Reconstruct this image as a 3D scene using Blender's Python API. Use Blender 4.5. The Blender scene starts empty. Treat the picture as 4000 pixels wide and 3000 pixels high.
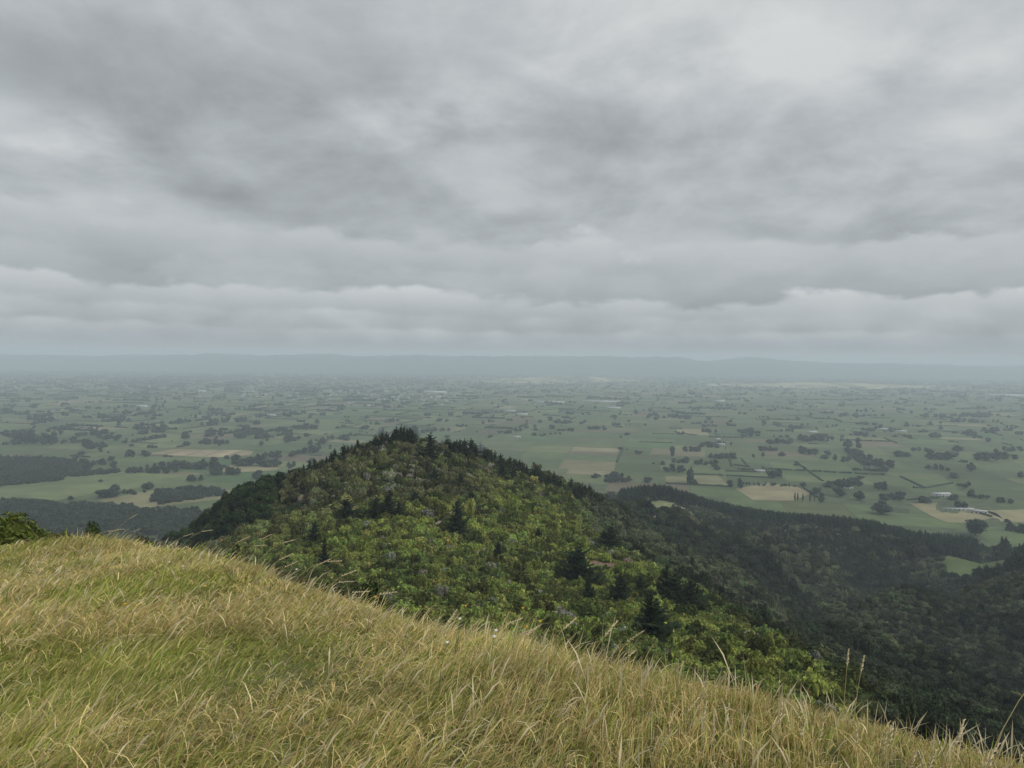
import bpy, math, random
import numpy as np
from mathutils import Matrix, Vector

random.seed(7)
rng = np.random.default_rng(11)
S = bpy.context.scene
COL = S.collection
R = math.radians

# ------------------------------------------------------------------ camera
CAM_H = 300.0                       # eye level above the plain (plain is z = 0)
F_PX = 2703.0                       # focal length in pixels of a 4000 px wide frame
cam_data = bpy.data.cameras.new('camera')
cam = bpy.data.objects.new('camera', cam_data)
COL.objects.link(cam)
cam_data.sensor_width = 36.0
cam_data.lens = 36.0 * F_PX / 4000.0
cam_data.clip_start = 0.05
cam_data.clip_end = 90000.0
CAM_ROT = Matrix.Rotation(R(90 - 2.0), 3, 'X') @ Matrix.Rotation(R(0.55), 3, 'Z')
cam.matrix_world = Matrix.Translation((0, 0, CAM_H)) @ CAM_ROT.to_4x4()
S.camera = cam
CR = np.array(CAM_ROT)

# ------------------------------------------------------------------ exposure
S.view_settings.view_transform = 'Standard'
S.view_settings.look = 'None'
S.view_settings.exposure = 0.55
S.view_settings.gamma = 1.0
S.view_settings.use_curve_mapping = False
S.cycles.use_denoising = True
S.cycles.max_bounces = 5
S.cycles.diffuse_bounces = 2
S.cycles.transmission_bounces = 2
S.cycles.volume_bounces = 1
S.cycles.sample_clamp_indirect = 4.0

# ------------------------------------------------------------------ sun
SUN_EL, SUN_AZ = 44.0, 118.0          # azimuth measured from +Y (view direction) towards +X
sun_d = bpy.data.lights.new('sun', 'SUN')
sun_d.energy = 1.5
sun_d.angle = R(10)
sun_d.color = (1.0, 0.96, 0.88)
sun = bpy.data.objects.new('sun', sun_d)
COL.objects.link(sun)
sv = Vector((math.sin(R(SUN_AZ)) * math.cos(R(SUN_EL)), math.cos(R(SUN_AZ)) * math.cos(R(SUN_EL)), math.sin(R(SUN_EL))))
sun.rotation_euler = sv.to_track_quat('Z', 'Y').to_euler()
sun.location = (0, 0, 900)


# ------------------------------------------------------------------ node helper
class NT:
    def __init__(self, tree):
        self.t = tree; self.n = tree.nodes; self.l = tree.links

    def node(self, kind, **kw):
        nd = self.n.new(kind)
        for k, v in kw.items():
            setattr(nd, k, v)
        return nd

    def put(self, sock, v):
        if isinstance(v, bpy.types.NodeSocket):
            self.l.new(v, sock)
        else:
            sock.default_value = v

    def m(self, op, a, b=None, c=None, clamp=False):
        nd = self.node('ShaderNodeMath', operation=op, use_clamp=clamp)
        self.put(nd.inputs[0], a)
        if b is not None: self.put(nd.inputs[1], b)
        if c is not None: self.put(nd.inputs[2], c)
        return nd.outputs[0]

    def vm(self, op, a, b=None, scale=None):
        nd = self.node('ShaderNodeVectorMath', operation=op)
        self.put(nd.inputs[0], a)
        if b is not None: self.put(nd.inputs[1], b)
        if scale is not None: self.put(nd.inputs['Scale'], scale)
        return nd.outputs[1] if op in ('LENGTH', 'DISTANCE', 'DOT_PRODUCT') else nd.outputs[0]

    def noise(self, vec, scale, detail=5.0, rough=0.5, dist=0.0, color=False):
        nd = self.node('ShaderNodeTexNoise')
        if vec is not None: self.put(nd.inputs['Vector'], vec)
        nd.inputs['Scale'].default_value = scale
        nd.inputs['Detail'].default_value = detail
        nd.inputs['Roughness'].default_value = rough
        nd.inputs['Distortion'].default_value = dist
        return nd.outputs['Color' if color else 'Fac']

    def mix(self, fac, a, b, blend='MIX'):
        nd = self.node('ShaderNodeMix', data_type='RGBA', blend_type=blend)
        self.put(nd.inputs[0], fac); self.put(nd.inputs[6], a); self.put(nd.inputs[7], b)
        return nd.outputs[2]

    def smooth(self, v, a, b, lo=0.0, hi=1.0):
        nd = self.node('ShaderNodeMapRange', interpolation_type='SMOOTHSTEP')
        self.put(nd.inputs[0], v)
        nd.inputs[1].default_value = a; nd.inputs[2].default_value = b
        nd.inputs[3].default_value = lo; nd.inputs[4].default_value = hi
        return nd.outputs[0]

    def comb(self, x, y, z):
        nd = self.node('ShaderNodeCombineXYZ')
        for i, v in enumerate((x, y, z)): self.put(nd.inputs[i], v)
        return nd.outputs[0]


def pixdir(px, py):
    d = CR @ np.array([(px - 2000) / F_PX, -(py - 1500) / F_PX, -1.0])
    return d / d[1]                     # scaled so that forward (Y) is 1


# ------------------------------------------------------------------ world: overcast sky
W = bpy.data.worlds.new('World')
S.world = W
W.use_nodes = True
w = NT(W.node_tree)
w.n.clear()
out = w.node('ShaderNodeOutputWorld')
bg = w.node('ShaderNodeBackground')
SKY_STRENGTH = 0.1
bg.inputs['Strength'].default_value = SKY_STRENGTH
w.l.new(bg.outputs[0], out.inputs['Surface'])
nish = w.node('ShaderNodeTexSky', sky_type='NISHITA')
nish.sun_disc = False
nish.sun_elevation = R(SUN_EL)
nish.sun_rotation = R(SUN_AZ)
nish.air_density = 1.0
nish.dust_density = 3.0
CLOUD_K = 0.085                      # flattens the cloud sheet towards the horizon
tc = w.node('ShaderNodeTexCoord')
sep = w.node('ShaderNodeSeparateXYZ')
w.l.new(tc.outputs['Generated'], sep.inputs[0])
dx, dy, dz = sep.outputs
zc = w.m('ADD', w.m('MAXIMUM', dz, 0.0), CLOUD_K)
qx = w.m('DIVIDE', dx, zc)
qy = w.m('DIVIDE', dy, zc)
q = w.comb(qx, qy, 0.0)


def cloud_field(vec):
    big = w.noise(vec, 0.8, 2.0, 0.5, 0.2)
    fine = w.noise(vec, 2.1, 8.0, 0.56, 0.2)
    return w.m('ADD', w.m('MULTIPLY', big, 0.5), w.m('MULTIPLY', fine, 0.5))


zc2 = w.m('ADD', w.m('MAXIMUM', dz, 0.0), 0.26)
q2 = w.comb(w.m('DIVIDE', dx, zc2), w.m('DIVIDE', dy, zc2), 0.0)
base = w.vm('ADD', q2, (7.3, 2.1, 4.0))
n1 = cloud_field(base)
n2 = cloud_field(w.vm('ADD', w.vm('SCALE', q2, scale=1.05), (7.3, 2.1, 4.0)))
emb = w.m('SUBTRACT', n1, n2)
# thick cores are grey, thin edges bright
lum = w.m('ADD', 0.56, w.m('MULTIPLY', w.smooth(n1, 0.38, 0.62), -0.15))
lum = w.m('ADD', lum, w.m('MULTIPLY', emb, -0.4))
ragged = w.noise(w.vm('MULTIPLY', tc.outputs['Generated'], (1.0, 1.0, 1.9)), 6.5, 9.0, 0.6, 0.3)
lum = w.m('ADD', lum, w.m('MULTIPLY', w.m('SUBTRACT', ragged, 0.5), 0.17))
def sky_blob(px, py, rx, ry, amp):
    """one broad lighter or darker cloud bank, given by its place on the cloud sheet"""
    global lum
    d = pixdir(px, py); d = d / np.linalg.norm(d)
    cz = max(d[2], 0) + CLOUD_K
    cx, cy = d[0] / cz, d[1] / cz
    d2 = pixdir(px + rx, py); d2 /= np.linalg.norm(d2)
    d3 = pixdir(px, py - ry); d3 /= np.linalg.norm(d3)
    sx = abs(d2[0] / (max(d2[2], 0) + CLOUD_K) - cx)
    sy = abs(d3[1] / (max(d3[2], 0) + CLOUD_K) - cy)
    wob = w.m('MULTIPLY', w.m('SUBTRACT', n1, 0.5), 5.0)
    a = w.m('DIVIDE', w.m('SUBTRACT', qx, cx), sx)
    b = w.m('ADD', w.m('DIVIDE', w.m('SUBTRACT', qy, cy), sy), wob)
    r2 = w.m('ADD', w.m('MULTIPLY', a, a), w.m('MULTIPLY', b, b))
    g = w.m('EXPONENT', w.m('MULTIPLY', r2, -1.0))
    lum = w.m('ADD', lum, w.m('MULTIPLY', g, amp))


for bl in [(1600, 620, 1400, 200, -0.045), (900, 600, 900, 330, -0.05), (60, 480, 260, 140, 0.17), (3000, 150, 1300, 300, 0.085), (1250, 330, 260, 130, 0.05), (1800, 380, 400, 120, 0.05),
           (3700, 540, 330, 140, 0.13), (2500, 860, 1000, 120, -0.085), (900, 790, 800, 100, -0.04), (2100, 560, 500, 60, -0.035),
           (250, 60, 700, 180, 0.06)]:
    sky_blob(*bl)
# banks of cloud one behind another: each has a bright billowy top that sinks into a grey base
gdir = tc.outputs['Generated']
puffs = []
warp_ = w.vm('SCALE', w.noise(w.vm('MULTIPLY', gdir, (1.0, 1.0, 2.0)), 14.0, 3.0, 0.6, color=True), scale=0.08)
for sc_v in (7.0, 13.0):
    vo_ = w.node('ShaderNodeTexVoronoi', feature='F1')
    vo_.inputs['Scale'].default_value = sc_v
    w.l.new(w.vm('ADD', w.vm('MULTIPLY', gdir, (1.0, 1.0, 1.9)), warp_), vo_.inputs['Vector'])
    puffs.append(w.m('SUBTRACT', 0.42, vo_.outputs['Distance']))
for (e0, slope, lamp, bamp, fade, hi, lo, off, soft) in ((0.178, -0.022, 0.085, 0.085, 0.060, 0.585, 0.37, 3.0, 0.020), (0.138, -0.01, 0.07, 0.09, 0.035, 0.53, 0.39, 15.0, 0.022),
                                                         (0.099, -0.014, 0.045, 0.055, 0.036, 0.63, 0.355, 9.0, 0.013), (0.068, -0.008, 0.03, 0.03, 0.022, 0.54, 0.375, 27.0, 0.010), (0.044, -0.004, 0.018, 0.016, 0.016, 0.54, 0.375, 21.0, 0.008)):
    nl_ = w.noise(w.vm('ADD', w.vm('MULTIPLY', gdir, (1.0, 1.0, 2.0)), (off, off * 2, 0)), 2.6, 2.0, 0.5)
    nf_ = w.noise(w.vm('ADD', w.vm('MULTIPLY', gdir, (1.0, 1.0, 2.3)), (off * 3, off, 1)), 9.0, 8.0, 0.62, 0.25)
    puff = puffs[0] if e0 > 0.11 else puffs[1]
    edge = w.m('ADD', w.m('ADD', w.m('ADD', e0, w.m('MULTIPLY', puff, bamp * 0.5)), w.m('MULTIPLY', dx, slope)), w.m('ADD', w.m('MULTIPLY', w.m('SUBTRACT', nl_, 0.5), lamp), w.m('MULTIPLY', w.m('SUBTRACT', nf_, 0.5), bamp)))
    dep = w.m('SUBTRACT', edge, dz)
    mask = w.smooth(dep, 0.0, soft)
    # the billows themselves shade the bank: crests light, hollows grey
    bank_l = w.m('ADD', lo, w.m('MULTIPLY', w.m('EXPONENT', w.m('MULTIPLY', w.m('MAXIMUM', dep, 0.0), -1.0 / fade)), hi - lo))
    bank_l = w.m('ADD', bank_l, w.m('MULTIPLY', w.m('SUBTRACT', nf_, 0.5), 0.30))
    bank_l = w.m('ADD', bank_l, w.m('MULTIPLY', puff, 0.16))
    bank_l = w.m('ADD', bank_l, w.m('MULTIPLY', w.m('SUBTRACT', nl_, 0.5), 0.20))
    lum = w.m('ADD', w.m('MULTIPLY', lum, w.m('SUBTRACT', 1.0, mask)), w.m('MULTIPLY', bank_l, mask))
# towards the horizon the cloud sheet melts into one even grey
hz = w.smooth(dz, 0.004, 0.035)
lum = w.m('ADD', w.m('MULTIPLY', lum, hz), w.m('MULTIPLY', 0.405, w.m('SUBTRACT', 1.0, hz)))
lum = w.m('MAXIMUM', w.m('MINIMUM', w.m('SUBTRACT', lum, 0.02), 0.585), 0.24)
# an overcast sky is brighter overhead than at the horizon
lum = w.m('MULTIPLY', lum, w.smooth(dz, 0.2, 1.0, 0.74, 1.15))
tintc = w.mix(w.smooth(lum, 0.28, 0.52), (0.925, 0.99, 1.03, 1), (0.98, 1.0, 0.998, 1))
cl = w.vm('SCALE', tintc, scale=w.m('DIVIDE', lum, SKY_STRENGTH))
skycol = w.mix(0.975, nish.outputs[0], cl)
w.l.new(skycol, bg.inputs['Color'])


# ------------------------------------------------------------------ mesh helpers
def tag(o, label=None, cat=None, group=None, kind=None):
    if label: o['label'] = label
    if cat: o['category'] = cat
    if group: o['group'] = group
    if kind: o['kind'] = kind
    return o


def empty(name, loc, rz=0.0, scale=(1, 1, 1)):
    o = bpy.data.objects.new(name, None)
    o.empty_display_size = 0.5
    o.location = loc; o.rotation_euler = (0, 0, rz); o.scale = scale
    COL.objects.link(o)
    return o


def mesh_np(name, V, loops, sizes, mat=None, smooth=False, col=None, mats=None, midx=None):
    me = bpy.data.meshes.new(name)
    V = np.asarray(V, dtype=np.float32)
    loops = np.asarray(loops, dtype=np.int32); sizes = np.asarray(sizes, dtype=np.int32)
    me.vertices.add(len(V)); me.vertices.foreach_set('co', V.ravel())
    me.loops.add(len(loops)); me.loops.foreach_set('vertex_index', loops)
    me.polygons.add(len(sizes))
    st = np.concatenate(([0], np.cumsum(sizes)[:-1])).astype(np.int32)
    me.polygons.foreach_set('loop_start', st)
    if smooth:
        me.polygons.foreach_set('use_smooth', np.ones(len(sizes), dtype=bool))
    if mats:
        for mm in mats: me.materials.append(mm)
        me.polygons.foreach_set('material_index', np.asarray(midx, dtype=np.int32))
    elif mat:
        me.materials.append(mat)
    if col is not None:
        a = me.color_attributes.new('col', 'FLOAT_COLOR', 'POINT')
        c = np.ones((len(V), 4), dtype=np.float32); c[:, :3] = col
        a.data.foreach_set('color', c.ravel())
    me.update(); me.validate()
    return me


def mesh_py(name, V, F, mat=None, smooth=False, col=None, mats=None, midx=None):
    loops = [i for f in F for i in f]
    return mesh_np(name, V, loops, [len(f) for f in F], mat, smooth, col, mats, midx)


def link(name, me, parent=None, loc=None):
    o = bpy.data.objects.new(name, me)
    COL.objects.link(o)
    if parent: o.parent = parent
    if loc: o.location = loc
    return o


class Geo:
    def __init__(self): self.V = []; self.F = []; self.M = []

    def add(self, V, F, m=0):
        b = len(self.V)
        self.V += [tuple(v) for v in V]
        self.F += [tuple(i + b for i in f) for f in F]
        self.M += [m] * len(F)

    def box(self, x0, x1, y0, y1, z0, z1, m=0):
        self.add([(x0, y0, z0), (x1, y0, z0), (x1, y1, z0), (x0, y1, z0), (x0, y0, z1), (x1, y0, z1), (x1, y1, z1), (x0, y1, z1)],
                 [(3, 2, 1, 0), (4, 5, 6, 7), (0, 1, 5, 4), (1, 2, 6, 5), (2, 3, 7, 6), (3, 0, 4, 7)], m)

    def tube(self, pts, rad, n=5, m=0):
        pts = [Vector(p) for p in pts]
        rings = []
        for i, p in enumerate(pts):
            d = (pts[min(i + 1, len(pts) - 1)] - pts[max(i - 1, 0)]).normalized()
            a = d.orthogonal().normalized(); b = d.cross(a)
            rings.append([tuple(p + (a * math.cos(k * 2 * math.pi / n) + b * math.sin(k * 2 * math.pi / n)) * rad[i]) for k in range(n)])
        F = []
        for i in range(len(pts) - 1):
            for k in range(n):
                F.append((i * n + k, i * n + (k + 1) % n, (i + 1) * n + (k + 1) % n, (i + 1) * n + k))
        F.append(tuple(range(n - 1, -1, -1))); F.append(tuple((len(pts) - 1) * n + k for k in range(n)))
        self.add([v for r_ in rings for v in r_], F, m)

    def mesh(self, name, mat=None, mats=None, smooth=False):
        return mesh_py(name, self.V, self.F, mat, smooth, None, mats, self.M if mats else None)


# ------------------------------------------------------------------ numpy value noise
_perm = np.random.default_rng(5).random((256, 256))


def vnoise(x, y):
    x = np.asarray(x, float); y = np.asarray(y, float)
    xi = np.floor(x).astype(int); yi = np.floor(y).astype(int)
    fx = x - xi; fy = y - yi
    fx = fx * fx * (3 - 2 * fx); fy = fy * fy * (3 - 2 * fy)
    g = lambda a, b: _perm[a % 256, b % 256]
    return (g(xi, yi) * (1 - fx) + g(xi + 1, yi) * fx) * (1 - fy) + (g(xi, yi + 1) * (1 - fx) + g(xi + 1, yi + 1) * fx) * fy


def fbm(x, y, oct=4, rough=0.5):
    s = 0; a = 1; t = 0
    for k in range(oct):
        s = s + a * vnoise(x * 2 ** k + 17.3 * k, y * 2 ** k + 9.1 * k); t += a; a *= rough
    return s / t


def sstep(a, b, x):
    t = np.clip((x - a) / (b - a), 0, 1)
    return t * t * (3 - 2 * t)


# ------------------------------------------------------------------ terrain height
def cp(px, py, D, drop=3.0):
    d = pixdir(px, py) * D
    return (d[0], d[1], d[2] - drop)


CP = [  # seen points of the ridge hill (photo column, row, metres ahead), then unseen ground in metres from the eye
    cp(1580, 1712, 480), cp(1500, 1722, 470), cp(1690, 1722, 485), cp(1400, 1752, 465), cp(1300, 1800, 455), cp(1180, 1862, 440),
    cp(1800, 1760, 500), cp(1900, 1785, 520), cp(2020, 1830, 560), cp(2150, 1885, 610), cp(2300, 1935, 690), cp(2450, 1972, 800),
    cp(1040, 1872, 425, 4), cp(960, 1895, 420, 5), cp(880, 1950, 415, 6), cp(800, 2018, 410, 7), cp(720, 2095, 405, 8),
    cp(1100, 1935, 385, 15), cp(1020, 1990, 385, 14), cp(930, 2060, 375, 16), cp(1000, 2010, 350), cp(900, 2085, 325), cp(840, 2150, 300),
    cp(1600, 1850, 420), cp(1600, 2000, 345), cp(1500, 2130, 295), cp(1450, 2250, 250), cp(1800, 1900, 415), cp(1850, 2050, 340),
    cp(1800, 2150, 300), cp(1900, 2300, 235), cp(2000, 2420, 190), cp(1300, 2000, 360), cp(1250, 2150, 295),
    cp(2150, 2000, 440), cp(2300, 2090, 395), cp(2420, 2150, 350), cp(2150, 2200, 310), cp(2560, 2200, 318), cp(2350, 2300, 270),
    cp(2700, 2335, 262), cp(2500, 2420, 220), cp(3000, 2485, 205), cp(2800, 2560, 170), cp(3200, 2620, 160), cp(3350, 2725, 132),
    cp(2600, 1935, 1150, 8), cp(2520, 1930, 1160, 8), cp(2750, 1975, 1140, 12), cp(3000, 2020, 1110, 14), cp(3350, 2050, 1090, 14), cp(3560, 2100, 1060, 14),
    cp(3800, 2128, 1030, 10), cp(4000, 2140, 1020, 10), cp(4400, 2190, 1000, 14),
    cp(2650, 2000, 1040, 10), cp(2850, 2090, 960, 8), cp(3100, 2160, 890, 8), cp(3300, 2190, 880, 6), cp(3400, 2150, 930, 6),
    cp(2600, 2110, 720, 5), cp(2900, 2270, 590, 5), cp(3100, 2340, 560, 5), cp(3300, 2440, 480, 5), cp(3500, 2560, 400, 5), cp(3700, 2690, 330, 5),
    cp(2500, 2040, 640, 4), cp(2700, 2200, 480, 4), cp(3000, 2400, 380, 4), cp(3300, 2600, 290, 4),
    cp(3500, 2300, 700, 5), cp(3760, 2235, 880, 0), cp(3860, 2225, 890, 0), cp(3650, 2350, 600, 5), cp(3900, 2290, 690, 5), cp(4000, 2255, 720, 5),
    cp(3850, 2420, 540, 5), cp(4000, 2600, 420, 5), cp(4200, 2480, 480, 5), cp(4500, 2300, 560, 5), cp(4000, 2800, 330, 5),
    (0, 120, -56), (-60, 120, -52), (70, 100, -68), (40, 60, -42), (110, 160, -92), (160, 220, -118), (60, 80, -58), (-60, 60, -28), (-140, 150, -66), (-200, 220, -92), (-230, 320, -112),
    (-260, 420, -140), (-300, 560, -185), (-150, 560, -140), (-60, 580, -110), (-60, 700, -180), (60, 800, -200), (-400, 800, -250),
    (-150, 900, -255), (100, 1000, -255), (250, 1280, -268), (-350, 260, -130), (-500, 400, -180), (-700, 600, -235), (-500, 100, -70),
    (-800, 300, -130), (-1000, 700, -230), (200, 100, -110), (300, 200, -150), (500, 150, -80), (700, 300, -100), (900, 600, -170),
    (1300, 700, -230), (1300, 300, -100), (0, -60, 4), (-200, -100, 8), (200, -100, 0), (0, -400, 30), (-600, -400, 20), (700, -400, 10),
]
for X in (-1600, -1100, -700, -350, 0):
    CP.append((X, 1080 + abs(X) * 0.03, -297)); CP.append((X, 1500, -306))
for X in (350, 700, 1000, 1400, 1900):
    CP.append((X, 1400, -303)); CP.append((X, 1750, -306))
CP += [(-1600, 500, -215), (1900, 1000, -300), (1000, 1090, -304), (600, 1200, -304), (815, 1165, -304), (700, 1180, -304), (930, 1140, -304), (1300, 1040, -304), (470, 1290, -303), (-2500, 1500, -306), (2700, 1500, -306), (0, 2600, -308)]
CP = np.array(CP)
_K = lambda d2: np.sqrt(d2 + 35.0 ** 2)
_d2 = ((CP[:, None, :2] - CP[None, :, :2]) ** 2).sum(-1)
_A = _K(_d2) - 2.0 * np.eye(len(CP))         # slight smoothing
_Wt = np.linalg.solve(_A, CP[:, 2])


def crest_r(az):
    """distance of the grass bank's edge as a function of azimuth (radians from +Y)"""
    a = np.degrees(az)
    xs = [-180, -60, -40, -30, -26, -23, -19, -14, -9, -4, 2, 8, 14, 21, 27, 33, 38, 60, 180]
    ys = [14, 14, 13.6, 12.0, 10.2, 8.4, 6.6, 5.35, 4.55, 4.0, 3.62, 3.36, 3.18, 3.09, 3.05, 3.02, 2.95, 2.9, 14]
    return np.interp(a, xs, ys)


def bank(x, y):
    r = np.hypot(x, y); az = np.arctan2(x, y)
    rc = crest_r(az) * (1 + 0.05 * (fbm(np.degrees(az) * 0.25 + 50, 0 * r) - 0.5))
    rr = np.minimum(r, rc)
    z = -1.27 - 0.135 * rr + 0.16 * (fbm(x * 0.55 + 3, y * 0.55, 3) - 0.5)
    ov = np.maximum(r - rc, 0)
    z = z - 0.62 * ov * ov / (ov + 1.2)
    return z, rc


def height(x, y):
    """terrain relative to the plain"""
    x = np.asarray(x, float); y = np.asarray(y, float)
    shp = x.shape
    xf = x.ravel(); yf = y.ravel()
    zt = np.empty_like(xf)
    for i in range(0, len(xf), 20000):
        sl = slice(i, i + 20000)
        d2 = (xf[sl, None] - CP[None, :, 0]) ** 2 + (yf[sl, None] - CP[None, :, 1]) ** 2
        zt[sl] = _K(d2) @ _Wt
    r = np.hypot(xf, yf)
    amp = sstep(60, 400, r)
    rel = sstep(90, 200, xf - 0.05 * yf) * sstep(150, 420, yf) * (1 - sstep(950, 1050, yf))
    zt = zt + rel * (58 * (1 - 2 * np.abs(fbm(xf / 210 + 1.7, yf / 260 + 5.2, 3) - 0.5) * 2) - 40)
    zt = zt + amp * (10 * (fbm(xf / 70 + 4, yf / 70 + 8, 4) - 0.5) + 9 * (fbm(xf / 190, yf / 190 + 3, 3) - 0.5))
    zb, _ = bank(xf, yf)
    t = sstep(22, 95, r)
    z = CAM_H + zb * (1 - t) + zt * t
    far = sstep(2500, 3500, r)
    z = z * (1 - far) - 4 * far
    z = 0.5 * (z + np.sqrt(z * z + 9.0)) - 0.0        # soft landing on the plain
    z = np.where(z < 2.2, z * sstep(0.7, 2.2, z), z)
    return z.reshape(shp)


def ray_hit(px, py, rmax=2600.0, lift=0.0):
    """point where a line of sight meets the terrain"""
    d = pixdir(px, py)
    t = np.geomspace(18, rmax, 900)
    zz = CAM_H + d[2] * t
    hh = height(d[0] * t, t) + lift
    k = np.argmax(zz <= hh)
    if zz[k] > hh[k]: return None
    return (d[0] * t[k], t[k], hh[k] - lift)


def plain_pt(px, py):
    d = pixdir(px, py)
    t = -CAM_H / d[2]
    return np.array([d[0] * t, t])


def to_px(x, y, z):
    p = np.stack([np.asarray(x, float), np.asarray(y, float), np.asarray(z, float) - CAM_H], -1) @ CR
    return 2000 + F_PX * p[..., 0] / -p[..., 2], 1500 - F_PX * p[..., 1] / -p[..., 2], -p[..., 2]


# line-of-sight table over the wooded ground
_AZ = np.linspace(-0.72, 0.72, 500); _RR = np.geomspace(18, 1700, 260)
_gx = np.sin(_AZ)[:, None] * _RR[None]; _gy = np.cos(_AZ)[:, None] * _RR[None]
_el = (height(_gx, _gy) + 2.0 - CAM_H) / _RR[None]
_bz, _brc = bank(np.sin(_AZ) * 3, np.cos(_AZ) * 3)
_rc = crest_r(_AZ); _bel = (-1.2 - 0.135 * _rc + 0.15) / _rc
_el = np.maximum.accumulate(np.maximum(_el, _bel[:, None]), axis=1)


def visible(x, y, ztop, tol=0.0):
    az = np.arctan2(x, y); r = np.hypot(x, y)
    ia = np.clip(((az + 0.72) / 1.44 * 499).round().astype(int), 0, 499)
    ir = np.clip(np.searchsorted(_RR, r * 0.97) - 1, 0, 259)
    return (np.asarray(ztop) - CAM_H) / r > _el[ia, ir] - tol / r


# ------------------------------------------------------------------ materials
def new_mat(name):
    m = bpy.data.materials.new(name); m.use_nodes = True
    t = NT(m.node_tree); t.n.clear()
    o = t.node('ShaderNodeOutputMaterial')
    return m, t, o


def foliage_mat(name, source, translucent=0.25):
    m, t, o = new_mat(name)
    if source == 'instance':
        a = t.node('ShaderNodeAttribute', attribute_type='INSTANCER', attribute_name='tint'); c = a.outputs['Color']
    else:
        a = t.node('ShaderNodeObjectInfo'); c = a.outputs['Color']
    v = t.node('ShaderNodeAttribute', attribute_type='GEOMETRY', attribute_name='col')
    c = t.mix(1.0, c, v.outputs['Color'], 'MULTIPLY')
    d = t.node('ShaderNodeBsdfPrincipled'); t.put(d.inputs['Base Color'], c)
    d.inputs['Roughness'].default_value = 0.62
    d.inputs['Specular IOR Level'].default_value = 0.06
    tr = t.node('ShaderNodeBsdfTranslucent'); t.put(tr.inputs['Color'], c)
    mx = t.node('ShaderNodeMixShader'); mx.inputs[0].default_value = translucent
    t.l.new(d.outputs[0], mx.inputs[1]); t.l.new(tr.outputs[0], mx.inputs[2])
    t.l.new(mx.outputs[0], o.inputs['Surface'])
    return m


M_FOL_I = foliage_mat('foliage_mass', 'instance')
M_FOL_O = foliage_mat('foliage', 'object')


def vcol_mat(name, rough=0.85, noise_scale=None, noise_amt=0.3, trans=0.0, bump=None):
    m, t, o = new_mat(name)
    v = t.node('ShaderNodeAttribute', attribute_type='GEOMETRY', attribute_name='col')
    c = v.outputs['Color']
    if noise_scale:
        g = t.node('ShaderNodeNewGeometry')
        for k, sc in enumerate(noise_scale):
            n = t.noise(g.outputs['Position'], sc, 5.0, 0.6)
            f = t.smooth(n, 0.3, 0.7, 1 - noise_amt, 1 + noise_amt)
            c = t.vm('SCALE', c, scale=f)
    d = t.node('ShaderNodeBsdfPrincipled'); t.put(d.inputs['Base Color'], c)
    d.inputs['Roughness'].default_value = rough
    d.inputs['Specular IOR Level'].default_value = 0.2
    if trans:
        tr = t.node('ShaderNodeBsdfTranslucent'); t.put(tr.inputs['Color'], c)
        mx = t.node('ShaderNodeMixShader'); mx.inputs[0].default_value = trans
        t.l.new(d.outputs[0], mx.inputs[1]); t.l.new(tr.outputs[0], mx.inputs[2])
        t.l.new(mx.outputs[0], o.inputs['Surface'])
    else:
        t.l.new(d.outputs[0], o.inputs['Surface'])
    return m


def plain_mat(name, col, rough=0.8, ns=None, amt=0.25):
    m, t, o = new_mat(name)
    d = t.node('ShaderNodeBsdfPrincipled')
    c = tuple(col) + (1,)
    if ns:
        g = t.node('ShaderNodeTexCoord')
        n = t.noise(g.outputs['Object'], ns, 5.0, 0.6)
        rgb = t.node('ShaderNodeRGB'); rgb.outputs[0].default_value = c
        t.put(d.inputs['Base Color'], t.vm('SCALE', rgb.outputs[0], scale=t.smooth(n, 0.3, 0.7, 1 - amt, 1 + amt)))
    else:
        d.inputs['Base Color'].default_value = c
    d.inputs['Roughness'].default_value = rough
    t.l.new(d.outputs[0], o.inputs['Surface'])
    return m


M_GROUND = vcol_mat('ground_cover', 0.95, (0.9, 0.06, 0.004), 0.28)
M_FIELD = vcol_mat('pasture', 0.95, (0.02, 0.0035), 0.16)
M_HILL = vcol_mat('hill_cover', 0.95, (0.006, 0.0012), 0.35)
M_BARK = plain_mat('bark', (0.10, 0.075, 0.055), 0.9, 3.0, 0.3)
M_CLAY = plain_mat('clay', (0.13, 0.085, 0.055), 0.95, 0.5, 0.4)
M_TRACK = plain_mat('gravel_track', (0.21, 0.19, 0.13), 0.95, 0.4, 0.35)
M_GRASS = vcol_mat('grass_blades', 0.6, None, 0.0, 0.30)
M_WALL = plain_mat('painted_wall', (0.46, 0.46, 0.43), 0.6, 0.4, 0.1)
M_ROOFW = plain_mat('pale_roof', (0.37, 0.39, 0.40), 0.45, 0.3, 0.1)
M_ROOFG = plain_mat('grey_roof', (0.30, 0.31, 0.32), 0.5, 0.3, 0.15)
M_ROOFR = plain_mat('brown_roof', (0.24, 0.13, 0.09), 0.6, 0.3, 0.15)
M_GLASS = plain_mat('window_glass', (0.03, 0.035, 0.04), 0.1)

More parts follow.
